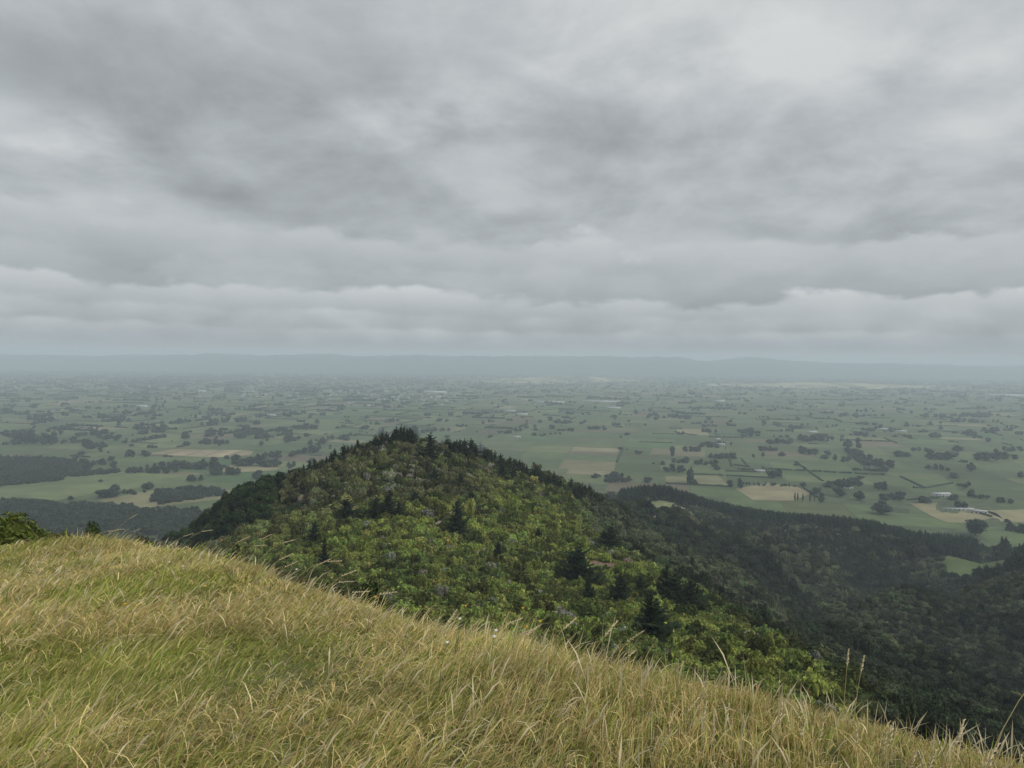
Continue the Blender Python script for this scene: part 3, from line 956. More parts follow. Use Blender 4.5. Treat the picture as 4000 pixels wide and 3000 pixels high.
tint = tint + (C_MID - tint) * sstep(0.42, 0.6, nz2)[:, None] * 0.8
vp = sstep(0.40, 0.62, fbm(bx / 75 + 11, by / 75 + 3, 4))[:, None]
CV = C_VAL_SHADE * (1 - vp) + np.array([0.120, 0.145, 0.076]) * vp
tint = tint + (CV - tint) * val[:, None]  # painted cloud shade: valley side takes the darker tint
tint = tint + (C_DK - tint) * knob[:, None]
pick = rng.random(n_b)
dark = ((pick < 0.18) | ((nz2 > 0.60) & (pick < 0.6)))[:, None]; grey = ((pick > 0.975) | ((pick > 0.80) & (olive > 0.6) & (nz2 > 0.55)))[:, None]
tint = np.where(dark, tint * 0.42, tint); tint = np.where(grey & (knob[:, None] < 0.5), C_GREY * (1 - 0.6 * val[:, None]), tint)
tint = tint * (rng.uniform(0.6, 1.3, n_b) * np.where(rng.random(n_b) < 0.12, 1.35, 1.0))[:, None] * (1 + rng.normal(0, 0.06, (n_b, 3)))
s0 = bs * np.where(pick < 0.10, 1.25, 1.0) * rng.uniform(0.62, 1.12, n_b) * np.where(rng.random(n_b) < 0.12, 1.35, 1.0) * (1 + 0.15 * knob)
bscale = np.stack([s0, s0, s0 * rng.uniform(0.7, 1.5, n_b) * np.where(rng.random(n_b) < 0.15, 1.45, 1.0)], -1)
brot = rng.uniform(0, 6.28, n_b); bkid = rng.integers(0, N_SH, n_b)
# the 300 that show largest are things of their own
px, py, dd = to_px(bx, by, bzz)
app = np.where(visible(bx, by, bzz + s0 * 1.2, 0.0) & (px > 0) & (px < 4000) & (py < 3000), s0 / dd, 0)
order = np.argsort(-app)[:280]
ind = np.zeros(n_b, bool); ind[order] = True
for i in order:
    v_ = val[i]; t_ = tint[i]
    zone_ = ('behind left crest', 'below left crest', 'below middle crest', 'right of middle crest', 'on near spur', 'below right crest')[int(np.searchsorted([1250, 1650, 2050, 2500, 3000], px[i]))]
    size_ = ('small', 'middling', 'large')[int(np.searchsorted([0.9, 1.25], s0[i] / bs[i]))]
    if grey[i, 0]: tone_ = 'grey-leaved'
    elif v_ > 0.5: tone_ = 'dark shade-tinted'
    elif dark[i, 0] or t_[1] < 0.09: tone_ = 'dark green'
    elif t_[1] > 0.19: tone_ = 'bright yellow-green'
    else: tone_ = 'mid green'
    lb = '%s %s shrub in the bush %s' % (size_, tone_, zone_); gp = '%s %s shrubs %s' % (size_, tone_, zone_)
    grow('shrub', lb, 'shrub', gp, SH_T[0], SH_O[bkid[i]], (bx[i], by[i], bzz[i] - 0.1), bscale[i], brot[i], t_)
r_ = ~ind
near = r_ & (val < 0.5) & (knob < 0.5)
scatter('hill_bush', 'dense green and olive bush covering the near hill', SH_M, np.c_[bx, by, bzz - 0.1][near], bscale[near], brot[near], tint[near], bkid[near])
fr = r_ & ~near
scatter('valley_forest', 'native forest, colour darkened for cloud shade, covering the valley and far ridges', SH_M, np.c_[bx, by, bzz - 0.1][fr], bscale[fr], brot[fr], tint[fr], bkid[fr])

# ------------------------------------------------------------------ pines
PINE_C = np.array([0.024, 0.039, 0.019])
n_pine = 0


def pine(px_, py_, hpx, label, group=None, slim=1.0, rmax=2600):
    global n_pine
    p = ray_hit(px_, py_, rmax)
    if p is None: return
    hgt = hpx / F_PX * p[1] * 1.06
    c = PINE_C * prng.uniform(0.75, 1.3)
    w_ = hgt * slim * prng.uniform(0.9, 1.15)
    grow('pine_tree', label, 'pine tree', group, PN_T, PN_O[(n_pine * 5 + n_pine // 6) % 6], (p[0], p[1], p[2] - 0.3), (w_, w_, hgt), prng.uniform(0, 6.28), c)
    n_pine += 1


def pine_at(x, y, hgt, label, group, slim=1.0):
    global n_pine
    z = float(height(np.array([x]), np.array([y]))[0])
    w_ = hgt * slim * prng.uniform(0.9, 1.15)
    grow('pine_tree', label, 'pine tree', group, PN_T, PN_O[(n_pine * 5 + n_pine // 6) % 6], (x, y, z - 0.3), (w_, w_, hgt), prng.uniform(0, 6.28), PINE_C * prng.uniform(0.75, 1.3))
    n_pine += 1


L1 = 'dark pine in the left skyline row of the hill'
for k in range(34):
    t_ = k / 33
    x_ = 1140 + 400 * t_
    pine(x_ + prng.uniform(-5, 5), np.interp(x_, [1140, 1180, 1300, 1400, 1540], [1905, 1872, 1815, 1770, 1735]) + prng.uniform(0, 14), prng.uniform(36, 70), L1, 'pines on the left skyline', 1.05)
L2 = 'dark pine standing in the cluster on the hilltop'
for k in range(16):
    pine(prng.uniform(1480, 1640), prng.uniform(1730, 1748), prng.uniform(46, 74), L2, 'pines on the hilltop', 1.15)
L3 = 'slender dark pine in the row on the right shoulder'
for k in range(20):
    x_ = 1740 + 175 * k / 19
    pine(x_ + prng.uniform(-4, 4), 1768 + (x_ - 1740) * 0.22 + prng.uniform(0, 18), prng.uniform(44, 78), L3, 'pines on the right shoulder', 1.0)
L4 = 'dark pine on the ridge descending to the right of the hill'
for k in range(46):
    x_ = 1930 + 420 * k / 45
    pine(x_ + prng.uniform(-6, 6), np.interp(x_, [1930, 2000, 2150, 2260, 2350], [1815, 1845, 1905, 1945, 1965]) + prng.uniform(-4, 22), prng.uniform(34, 66), L4, 'pines on the descending ridge', 1.05)
solo = [(1680, 1800, 92, 1.05, 'tall dark pine alone below the hilltop skyline'), (1800, 1915, 62, 1.3, 'dark bushy pine on the upper right face of the hill'),
        (1842, 2012, 80, 1.1, 'dark pine beside the upper bend of the foot track'), (1790, 2100, 118, 1.25, 'largest dark pine beside the lower foot track'),
        (1515, 2035, 100, 1.5, 'broad dark pine in the middle of the olive slope'), (1470, 2040, 85, 1.3, 'dark pine touching the broad pine on the olive slope'),
        (1560, 2045, 70, 1.2, 'small dark pine right of the broad pine on the olive slope'), (1620, 1985, 60, 1.2, 'dark pine between the olive slope and the track'),
        (1962, 1885, 70, 1.0, 'dark pine at the right edge of the upper hill face'), (2003, 1880, 55, 0.9, 'slim pine near the right ridge crest'),
        (1360, 2050, 90, 1.2, 'dark tree low on the left olive slope'), (1270, 2225, 95, 1.0, 'dark upright tree behind the seed heads on the grass crest'),
        (1230, 2130, 80, 1.1, 'dark tree on the left lower slope'), (1945, 2215, 85, 0.85, 'dark columnar tree on the bright green slope'),
        (2390, 2160, 95, 1.25, 'dark pine above the clay slip'), (2360, 2150, 70, 1.1, 'smaller pine left of the clay slip'),
        (2268, 2290, 140, 1.25, 'tall dark pine left of the clay slip'), (2235, 2270, 105, 1.1, 'dark pine behind the tall pine by the slip'),
        (2300, 2365, 105, 1.1, 'dark pine below the tall pine by the slip'), (2425, 2380, 120, 1.1, 'dark pine on the near spur below the slip'),
        (2600, 2360, 125, 1.1, 'dark pine at the left of the spur-edge group'), (2640, 2375, 130, 1.15, 'dark pine in the middle of the spur-edge group'),
        (2690, 2395, 120, 1.1, 'dark pine at the right of the spur-edge group'), (2725, 2390, 90, 1.0, 'small pine at the end of the spur-edge group'),
        (2500, 2350, 95, 1.0, 'dark pine between the slip and the spur edge'), (2533, 2530, 190, 1.15, 'tall shadowy pine low on the near spur'),
        (2570, 2540, 170, 1.1, 'second shadowy pine low on the near spur'), (2700, 2240, 60, 1.1, 'pine at the top of the dark right slope'),
        (2100, 2120, 50, 1.0, 'small pine on the bright right face'), (1700, 1890, 55, 1.2, 'small dark pine under the tall hilltop pine')]
for (a, b, h_, sl, lb) in solo: pine(a, b, h_ * 1.15, lb, None, sl * 1.15)

# ridge behind the valley: pine plantation
rp = np.array([cp(2500, 1930, 1165)[:2], cp(2600, 1935, 1160)[:2], cp(2750, 1970, 1145)[:2], cp(3000, 2020, 1115)[:2], cp(3350, 2050, 1095)[:2],
               cp(3560, 2100, 1065)[:2], cp(3800, 2135, 1035)[:2], cp(4000, 2150, 1025)[:2], cp(4400, 2190, 1005)[:2]])
seg = np.r_[0, np.cumsum(np.linalg.norm(np.diff(rp, axis=0), axis=1))]
fx, fy, fh = [], [], []
caz = np.arange(R(9), R(40), 0.0026); crr = np.linspace(820, 1330, 160)
cxg, cyg = np.sin(caz)[:, None] * crr[None], np.cos(caz)[:, None] * crr[None]
cel = (height(cxg, cyg) - CAM_H) / crr[None]
kb = np.argmax(np.where(cel > -0.9, cel + 0.0, -9) - 0.00003 * crr[None] * 0, axis=1)
# the crest is the last place where the wooded ground still rises in sight before the plain
for ia in range(len(caz)):
    hgr = height(cxg[ia], cyg[ia]); wooded = np.where(hgr > 14)[0]
    if not len(wooded): continue
    last = wooded[-1]; run = np.maximum.accumulate(cel[ia][:last + 1]); rk = crr[int(np.argmax(run >= run[-1] - 1e-6))]
    for row in range(11):
        rr_ = rk + 8 - row * 7 + prng.uniform(-3, 3); aa = caz[ia] + prng.uniform(-0.0012, 0.0012)
        fx.append(math.sin(aa) * rr_); fy.append(math.cos(aa) * rr_); fh.append(prng.uniform(15, 26))
# steep face below the knob
for k in range(2600):
    t_ = prng.random()
    x_ = 170 + 330 * t_; y_ = prng.uniform(850, 1110)
    if float(fbm(np.array([x_ / 60]), np.array([y_ / 60]), 3)[0]) > 0.40 and math.hypot((x_ - KN[0]) / 50, (y_ - KN[1] + 20) / 62) > 1:
        fx.append(x_); fy.append(y_); fh.append(prng.uniform(8, 13))
fx = np.array(fx); fy = np.array(fy); fh = np.array(fh); fz = height(fx, fy)
okp = np.hypot((fx - pad[0]) / 46, (fy - pad[1]) / 44) > 1
okp &= (np.hypot((fx - KN[0]) / 50, (fy - KN[1] + 20) / 62) > 1)
fx, fy, fh, fz = fx[okp], fy[okp], fh[okp], fz[okp]
pxx, pyy, ddd = to_px(fx, fy, fz)
vis_ = visible(fx, fy, fz + fh, 0) & (pxx > 0) & (pxx < 4000)
cand = np.where(vis_, fh / ddd + (fh > 13.9) * 0.01, 0)
ordp = np.argsort(-cand)[:max(0, 296 - n_pine)]
im = np.zeros(len(fx), bool); im[ordp] = True
for i in ordp:
    sec_ = ('behind the knoll clearing', 'below the straw field', 'below the farmhouse trees', 'below the large lone tree', 'beside the valley forest', 'at the right frame edge')[int(np.searchsorted([2750, 3050, 3300, 3550, 3790], pxx[i]))]
    hi_ = 'tall' if fh[i] > 18 else 'shorter'
    grow('pine_tree', '%s dark pine of the far plantation %s' % (hi_, sec_), 'pine tree', '%s plantation pines %s' % (hi_, sec_), PN_T, PN_O[i % 6],
         (fx[i], fy[i], fz[i] - 0.3), (fh[i] * 1.05, fh[i] * 1.05, fh[i]), prng.uniform(0, 6.28), PINE_C * prng.uniform(0.7, 1.15))
rest = ~im
scatter('pine_forest', 'dark pine plantation filling the ridge behind the valley', PN_M, np.c_[fx, fy, fz - 0.3][rest],
        np.stack([fh * 1.05, fh * 1.05, fh], -1)[rest], rng.uniform(0, 6.28, rest.sum()), PINE_C * rng.uniform(0.7, 1.2, rest.sum())[:, None], rng.integers(0, 6, rest.sum()))

# ------------------------------------------------------------------ trees, hedges and houses on the plain
TREE_C = np.array([0.040, 0.056, 0.034])
n_ft = 0


def farm_tree(x, y, hgt, wid, label, group=None, crown=None):
    global n_ft
    z = max(0.0, float(height(np.array([x]), np.array([y]))[0]))
    grow('farm_tree', label, 'tree', group, FT_T, crown or FT_O[(n_ft * 7) % 6], (x, y, z), (wid, wid, hgt), prng.uniform(0, 6.28), TREE_C * prng.uniform(0.7, 1.25))
    n_ft += 1


def clump(px_, py_, wpx, hpx, label, group=None):
    """trees whose bases stand side by side; sizes in photo pixels"""
    c = plain_pt(px_, py_); s_ = c[1] / F_PX
    n = 1 if group is None else max(2, int(round(wpx / (hpx * 0.62))))
    for k in range(n):
        f = (k + 0.5) / n - 0.5
        hh = hpx * s_ * (1 if n == 1 else prng.uniform(0.62, 1.08))
        ww = wpx / n * s_ * 1.75 * prng.uniform(0.75, 1.25) if n > 1 else wpx * s_ * 1.15
        farm_tree(c[0] + (f + prng.uniform(-0.25, 0.25) / n * (n > 1)) * wpx * s_, c[1] + (prng.uniform(-0.5, 0.5) * 26 if n > 1 else 0), hh, ww, label, group)


right_tab = [  # zoom coordinates: base x, base y, width, height, label, group
    (1330, 1040, 130, 92, 'large dark rounded tree standing alone on pasture beyond the pines', None),
    (1400, 955, 140, 65, 'broad dark tree in the clump above the large lone tree', 'trees above the large lone tree'),
    (1300, 875, 60, 52, 'tree in the slanting clump left of the upper paddock', 'slanting clump of trees'), (1345, 898, 55, 52, 'tree in the slanting clump left of the upper paddock', 'slanting clump of trees'),
    (1200, 955, 62, 76, 'dark tall tree alone between two clumps right of the poplars', None), (1080, 932, 76, 62, 'dark round tree below the farmhouse clump', None),
    (1070, 880, 135, 66, 'dark tree sheltering the farmhouse near the straw field', 'trees round the farmhouse'), (962, 970, 55, 64, 'dark tree at the right end of the poplar line', None),
    (852, 868, 40, 34, 'small dark tree at the top corner of the straw field', None),
    (400, 880, 40, 56, 'spreading tree, left one of the pair on the straw field edge', None), (458, 880, 42, 64, 'taller tree, right one of the pair on the straw field edge', None),
    (152, 850, 46, 105, 'tree in the dark upright clump by the hedged paddocks', 'upright corner clump'), (165, 858, 40, 70, 'tree in the dark upright clump by the hedged paddocks', 'upright corner clump'),
    (60, 782, 120, 52, 'tree in the row left of the hedged paddocks', 'row left of the hedged paddocks'),
    (95, 728, 100, 42, 'tree in the short row above the hedged paddocks', 'short row above the hedged paddocks'), (300, 755, 50, 62, 'tall dark tree standing inside the hedged paddocks', None),
    (352, 700, 155, 46, 'tree in the even belt behind the hedged paddocks', 'even belt behind the hedges'), (220, 735, 80, 34, 'tree in the low row behind the hedged paddocks', 'low row behind the hedges'),
    (42, 692, 34, 78, 'tall narrow tree rising left of the low row', None), (165, 655, 108, 42, 'tree in the long low clump of the middle plain', 'long low clump'),
    (275, 630, 110, 40, 'tree beside the white shed of the middle plain', 'trees by the white shed'), (1160, 635, 80, 70, 'tree in the tall clump at the head of the slanting row', 'tall clump'),
    (1150, 665, 60, 46, 'tree in the slanting row running towards the large clump', 'slanting row of trees'), (1195, 688, 60, 46, 'tree in the slanting row running towards the large clump', 'slanting row of trees'),
    (1240, 712, 60, 48, 'tree in the slanting row running towards the large clump', 'slanting row of trees'), (1275, 735, 60, 50, 'tree in the slanting row running towards the large clump', 'slanting row of trees'),
    (1315, 748, 70, 54, 'tree ending the slanting row, left of two round ones', None), (1380, 752, 62, 56, 'round tree ending the slanting row, right of two', None),
    (718, 682, 52, 30, 'small dark tree alone on the wide green paddock', None), (882, 668, 115, 50, 'tree in the dark clump over the wide green paddock', 'dark clump over the paddock'),
    (700, 605, 180, 40, 'tree in the belt left of the far farmstead', 'belt left of the far farmstead'), (890, 590, 170, 50, 'tree round the far farmstead', 'trees round the far farmstead'),
    (640, 650, 110, 36, 'tree in the loose row under the far belt', 'loose row under the far belt'),
    (1460, 685, 92, 46, 'tree in the compact clump right of the tall clump', 'compact clump'), (1685, 705, 160, 80, 'tree in the biggest clump at the right of the plain', 'biggest clump at the right'),
    (1990, 710, 140, 76, 'tree in the ragged clump near the right edge', 'ragged clump near the right edge'), (2110, 700, 90, 50, 'tree in the ragged clump near the right edge', 'ragged clump near the right edge'),
    (1560, 650, 110, 24, 'tree in the thin row linking two clumps', 'thin row'), (1800, 655, 60, 44, 'tree beside the biggest clump', None),
    (1645, 765, 50, 40, 'tree in the trio below the biggest clump', 'trio of trees'), (1688, 768, 26, 44, 'tree in the trio below the biggest clump', 'trio of trees'), (1725, 772, 34, 34, 'tree in the trio below the biggest clump', 'trio of trees'),
    (1886, 775, 62, 58, 'round tree alone on pasture below the ragged clump', None), (1778, 818, 78, 34, 'low spreading tree on a grass knoll', None),
    (1765, 950, 60, 40, 'tree in the farm garden near the long white shed', 'garden trees'), (1885, 935, 52, 52, 'taller tree in the farm garden near the long white shed', None), (1945, 940, 90, 28, 'tree in the low row right of the farm garden', 'low garden row'),
    (1800, 1005, 38, 46, 'left tree of the pair above the straw paddock', None), (1842, 1008, 46, 50, 'right tree of the pair above the straw paddock', None),
    (2072, 968, 84, 44, 'tree in the slanting clump at the right edge', 'slanting clump at the right edge'), (1912, 1170, 135, 110, 'big round dark tree where the plain meets the valley forest', None),
    (2110, 1096, 46, 24, 'small round bush on the straw paddock edge', None), (980, 700, 50, 30, 'small tree left of the slanting row', None), (1045, 712, 30, 46, 'narrow tree left of the slanting row', None),
    (1098, 720, 50, 36, 'round tree left of the slanting row', None), (1125, 718, 24, 52, 'tall slim tree left of the slanting row', None),
    (525, 568, 26, 34, 'tiny round tree on the mid plain', None), (606, 485, 36, 30, 'distant round tree on the far paddocks', None)]
for (a, b, wz, hz_, lb, gp) in right_tab:
    clump(2600 + a * 0.633, 1350 + b * 0.633, wz * 0.633, hz_ * 0.633, lb, gp)
for a, b, h_ in ((798, 962, 58), (814, 962, 56), (846, 966, 56), (890, 966, 54), (918, 965, 40)):
    c = plain_pt(2600 + a * 0.633, 1350 + b * 0.633); hh = h_ * 0.633 * c[1] / F_PX
    farm_tree(c[0], c[1], hh, hh * 0.95, 'slender poplar in the line at the edge of the straw field', 'line of poplars', PO_O)
for k in range(12):
    clump(2600 + (490 + 27 * k) * 0.633, 1350 + (858 + k * 0.9) * 0.633, 9 + prng.random() * 6, 8 + prng.random() * 7, 'small bush in the dotted row along the straw field', 'dotted row of bushes')
left_tab = [(620, 685, 135, 66, 'tree in the dark clump alone on the wide left paddock', 'clump on the wide left paddock'), (1232, 622, 70, 50, 'round dark tree above the striped straw field', None),
            (1402, 655, 165, 44, 'tree in the low belt above the striped straw field', 'low belt above the straw field'), (1425, 605, 100, 50, 'tree in the clump behind the low belt', 'clump behind the low belt'),
            (1605, 615, 70, 34, 'small dark clump tree right of the low belt', None), (1735, 588, 66, 44, 'tree left of the roadside belt', None), (1918, 634, 95, 46, 'low domed tree before the hill shoulder', None),
            (245, 655, 290, 80, 'tree in the broad dark wood at far left', 'broad dark wood at far left'), (130, 610, 230, 60, 'tree in the wood behind the broad dark wood', 'wood behind the far left wood'),
            (575, 600, 150, 36, 'tree in the thin belt left of centre', 'thin belt left of centre'), (995, 560, 230, 44, 'tree in the long belt across the left plain', 'long belt across the left plain'),
            (1660, 575, 150, 40, 'tree in the belt left of the hill', 'belt left of the hill'), (1880, 578, 120, 40, 'tree in the belt by the hill shoulder', 'belt by the hill shoulder'), (2030, 555, 170, 44, 'tree in the slanting belt by the hill shoulder', 'slanting belt by the hill shoulder'),
            (1460, 510, 120, 34, 'tree in the short belt of the middle left plain', 'short belt'), (1600, 510, 90, 40, 'tree by the tall roadside row', 'roadside row'), (800, 505, 110, 34, 'tree in the small wood left of centre', 'small wood left of centre'),
            (1195, 520, 55, 36, 'lone tree between the two left belts', None), (670, 908, 26, 26, 'small round bush alone on the bright hill paddock', None),
            (735, 1005, 120, 84, 'tree in the dark clump under the bright hill paddock', 'clump under the bright paddock'), (992, 955, 60, 56, 'round tree at the edge of the bright hill paddock', None),
            (870, 985, 150, 30, 'tree in the low row under the bright hill paddock', 'low row under the bright paddock'), (2045, 715, 130, 50, 'tree in the clump against the hill pines', 'clump against the hill pines'), (2145, 655, 46, 50, 'tall open tree against the hill pines', None),
            (1700, 800, 320, 80, 'tree in the dark belt below the striped straw field', 'dark belt below the straw field'), (1280, 820, 420, 80, 'tree in the thick belt before the striped straw field', 'thick belt before the straw field'),
            (1000, 845, 340, 50, 'tree in the thin left end of the thick belt', 'left end of the thick belt'), (1500, 860, 180, 56, 'tree in the copse below the thick belt', 'copse below the belt'),
            (640, 795, 120, 48, 'tree in the spur of the left plantation', 'spur of the left plantation'), (480, 795, 210, 52, 'tree in the front of the left plantation', 'front of the left plantation')]
for (a, b, wz, hz_, lb, gp) in left_tab:
    clump(a * 0.5877, 1350 + b * 0.5877, wz * 0.5877, hz_ * 0.5877, lb, gp)


def hedge(pts, hgt, wid, label, group=None):
    P = [plain_pt(*p) for p in pts]
    V, F = [], []; C = []
    rg = random.Random(len(bpy.data.objects))
    n = 0
    for a, b in zip(P[:-1], P[1:]):
        L = np.linalg.norm(b - a); m = max(3, int(L / 9)); d = (b - a) / L; nn = np.array([-d[1], d[0]])
        for k in range(m + 1):
            p = a + d * L * k / m; hh = hgt * rg.uniform(0.8, 1.15); ww = wid * rg.uniform(0.8, 1.2) / 2
            for (o_, z_) in ((-ww, 0.2), (-ww * 1.05, hh * 0.7), (-ww * 0.4, hh), (ww * 0.4, hh * rg.uniform(0.9, 1.05)), (ww * 1.05, hh * 0.7), (ww, 0.2)):
                q_ = p + nn * o_ + d * rg.uniform(-1, 1); V.append((q_[0], q_[1], z_)); C.append((rg.uniform(0.7, 1.3),) * 3)
            if k:
                for j in range(5):
                    F.append((n - 6 + j, n + j, n + j + 1, n - 5 + j))
            else:
                F.append(tuple(range(n + 5, n - 1, -1)))
            n += 6
        F.append(tuple(range(n - 6, n)))
    me = mesh_py('hedge', np.array(V), F, M_FOL_O, False, np.array(C))
    o = link('hedge', me); o.color = tuple(TREE_C * 1.0) + (1,)
    c0 = np.mean(np.array(V), axis=0); c0[2] = 0
    for v in me.vertices: v.co -= Vector(c0)
    o.location = c0
    tag(o, label, 'hedge', group)


zrp = lambda a, b: (2600 + a * 0.633, 1350 + b * 0.633)
for k, (a0, a1) in enumerate(((615, 690), (702, 780), (792, 862), (890, 962), (975, 1055), (1070, 1150), (1165, 1250), (1260, 1350))):
    y_ = lambda a: 762 + (a - 615) * 0.053
    hedge([zrp(a0, y_(a0)), zrp(a1, y_(a1))], 5, 6.5, 'dark block of the broken hedge line across the pasture', 'broken hedge line')
for pts, lb in (([(800, 718), (970, 838)], 'long dark hedge slanting down across the broken hedge line'), ([(370, 776), (555, 782)], 'short hedge inside the hedged paddocks'),
                ([(372, 803), (660, 820)], 'lower hedge closing the hedged paddocks'), ([(600, 752), (660, 820)], 'thick slanting hedge at the right of the hedged paddocks'),
                ([(425, 738), (512, 750)], 'upper short hedge of the hedged paddocks'), ([(470, 702), (512, 750)], 'slanting upper hedge of the hedged paddocks'),
                ([(160, 795), (355, 803)], 'straight hedge left of the hedged paddocks'), ([(0, 852), (392, 872)], 'long thin hedge just behind the plantation ridge'),
                ([(1490, 953), (1682, 942)], 'thin hedge leading right from the large clump'), ([(1530, 880), (1600, 880), (1770, 852)], 'bent thin hedge on the right pasture'),
                ([(1450, 810), (1590, 876)], 'thin slanting hedge on the right pasture'), ([(1900, 1025), (2010, 1060)], 'hedge along the straw paddock at right'),
                ([(395, 700), (408, 745)], 'short upright hedge behind the hedged paddocks'), ([(850, 875), (935, 940)], 'slanting hedge between straw field and farmhouse'),
                ([(20, 510), (105, 515)], 'dark rectangular hedge in the middle plain'), ([(115, 545), (190, 555)], 'double hedge of the middle plain'),
                ([(-300, 720), (-265, 640)], 'dark slanting shelter hedge right of the hilltop')):
    hedge([zrp(*p) for p in pts], 4.2, 5.5, lb)

# everything farther off: rows and clumps generated from the paddock edges
tx, ty, th_, tw = [], [], [], []
trg = random.Random(99)
for (u0, v0, u1, v1) in edges:
    xm, ym = uv2xy((u0 + u1) / 2, (v0 + v1) / 2)
    if ym < 1150 or abs(xm) > 0.85 * ym + 300: continue
    dens = float(fbm(np.array([xm / 1100.0 + 9]), np.array([ym / 1100.0]), 3)[0])
    left = xm < -0.1 * ym
    pr = 0.06 + 1.1 * max(0, dens - 0.42) + (0.16 if left else 0) + (0.08 if ym > 3500 else 0)
    if ym < 2400: pr *= 0.35
    L = math.hypot(u1 - u0, v1 - v0)
    if trg.random() < pr:
        hh = trg.choice([3.5, 4, 4.5, 5, 6, 10, 16]) if ym < 6000 else trg.choice([8, 12, 16, 20]); st = hh * (0.62 if ym < 6000 else 1.0)
        a, b = sorted((trg.random(), trg.random()))
        if trg.random() < 0.5: a, b = 0, 1
        for k in range(int(L * (b - a) / st)):
            f = a + k * st / L
            tx.append(u0 + (u1 - u0) * f + trg.uniform(-2, 2)); ty.append(v0 + (v1 - v0) * f + trg.uniform(-2, 2))
            th_.append(hh * trg.uniform(0.75, 1.2)); tw.append(hh * trg.uniform(0.9, 1.3))
    elif trg.random() < (0.16 if ym < 2600 and not left else 0.36 if not left else 0.6):
        cu_, cv_ = u0 + (u1 - u0) * trg.random(), v0 + (v1 - v0) * trg.random()
        hh = trg.uniform(7, 24)
        for k in range(trg.choice([1, 1, 2, 3, 5, 8])):
            tx.append(cu_ + trg.gauss(0, hh)); ty.append(cv_ + trg.gauss(0, hh * 0.7)); th_.append(hh * trg.uniform(0.6, 1.15)); tw.append(hh * trg.uniform(0.9, 1.5))
U = np.array(tx); Vv_ = np.array(ty); X_, Y_ = U * cu - Vv_ * su, U * su + Vv_ * cu
X_, Y_ = warp(X_, Y_)
th_ = np.array(th_); tw = np.array(tw)
# plantations and foothill woods at the left, as masses
def wood(pts, step, hgt):
    global X_, Y_, th_, tw
    P = np.array([plain_pt(*p) for p in pts])
    a, b = jitter_grid(P[:, 0].min(), P[:, 0].max(), P[:, 1].min(), P[:, 1].max(), step)
    ins = np.zeros(len(a), bool); j = len(P) - 1
    for i in range(len(P)):
        c_ = ((P[i, 1] > b) != (P[j, 1] > b)) & (a < (P[j, 0] - P[i, 0]) * (b - P[i, 1]) / (P[j, 1] - P[i, 1] + 1e-9) + P[i, 0])
        ins ^= c_; j = i
    a, b = a[ins], b[ins]
    X_ = np.r_[X_, a]; Y_ = np.r_[Y_, b]; hh = hgt * rng.uniform(0.6, 1.15, len(a)); th_ = np.r_[th_, hh]; tw = np.r_[tw, hh * rng.uniform(0.9, 1.4, len(a))]


n_open = len(X_)
wood(zf([(-120, 760), (150, 760), (420, 775), (560, 810), (470, 850), (400, 900), (200, 920), (-120, 945)]), 9, 15)
wood(zf([(-150, 1100), (0, 1050), (250, 1065), (400, 1085), (620, 1075), (880, 1085), (900, 1130), (1300, 1110), (1350, 1300), (-150, 1300)]), 8, 15)
wood(zf([(1000, 1020), (1050, 985), (1250, 960), (1500, 975), (1480, 1000), (1200, 1040), (1060, 1065)]), 9, 14)
wood(zf([(450, 875), (520, 845), (780, 835), (800, 848), (560, 870)]), 8, 11)
zt_ = height(X_, Y_)
pp, qq, d_ = to_px(X_, Y_, zt_)
pads = []
keep = (pp > -300) & (pp < 4300) & (zt_ < 40) & (Y_ > 800)
# leave the straw fields and the small bright paddocks open
def poly_mask(pts):
    P = np.array(pts); m_ = np.zeros(len(pp), bool); j = len(P) - 1
    for i in range(len(P)):
        m_ ^= ((P[i, 1] > qq) != (P[j, 1] > qq)) & (pp < (P[j, 0] - P[i, 0]) * (qq - P[i, 1]) / (P[j, 1] - P[i, 1] + 1e-9) + P[i, 0]); j = i
    return m_
openm = poly_mask(zf([(960, 722), (1150, 686), (1700, 690), (1660, 748), (1240, 748)])) | poly_mask(zf([(0, 945), (300, 880), (830, 842), (1200, 862), (1300, 885), (900, 950), (640, 985), (380, 1030), (0, 1000)]))
openm |= poly_mask(zr([(430, 885), (620, 850), (810, 872), (900, 918), (780, 960), (540, 955)])) | poly_mask(zr([(1505, 975), (1760, 972), (2330, 1015), (2400, 1095), (1740, 1095)]))
openm |= poly_mask(zf([(650, 1030), (1000, 965), (1600, 960), (1560, 1010), (1150, 1060), (860, 1090)]))
isw = np.arange(len(X_)) >= n_open
keep &= ~(openm & ~isw)
X_, Y_, th_, tw, zt_, isw = X_[keep], Y_[keep], th_[keep], tw[keep], zt_[keep], isw[keep]
tc_ = TREE_C * rng.uniform(0.7, 1.35, len(X_))[:, None]
kk = rng.integers(0, 6, len(X_)); rt = rng.uniform(0, 6.28, len(X_)); zz_ = np.maximum(zt_, 0)
P_ = np.c_[X_, Y_, zz_]; sc_ = np.stack([tw * rng.uniform(0.8, 1.5, len(X_)), tw * rng.uniform(0.7, 1.1, len(X_)), th_], -1)
scatter('distant_trees', 'dark shelterbelts and clumps dotting the far plain', FT_M, P_[~isw], sc_[~isw], rt[~isw], tc_[~isw], kk[~isw])
scatter('foothill_woods', 'dark woods at the foot of the hills on the left', FT_M, P_[isw], sc_[isw], rt[isw], tc_[isw], kk[isw])
print('trees on plain', len(X_), 'bush', n_b, 'pines', n_pine, 'pine stuff', rest.sum(), 'farm trees', n_ft)


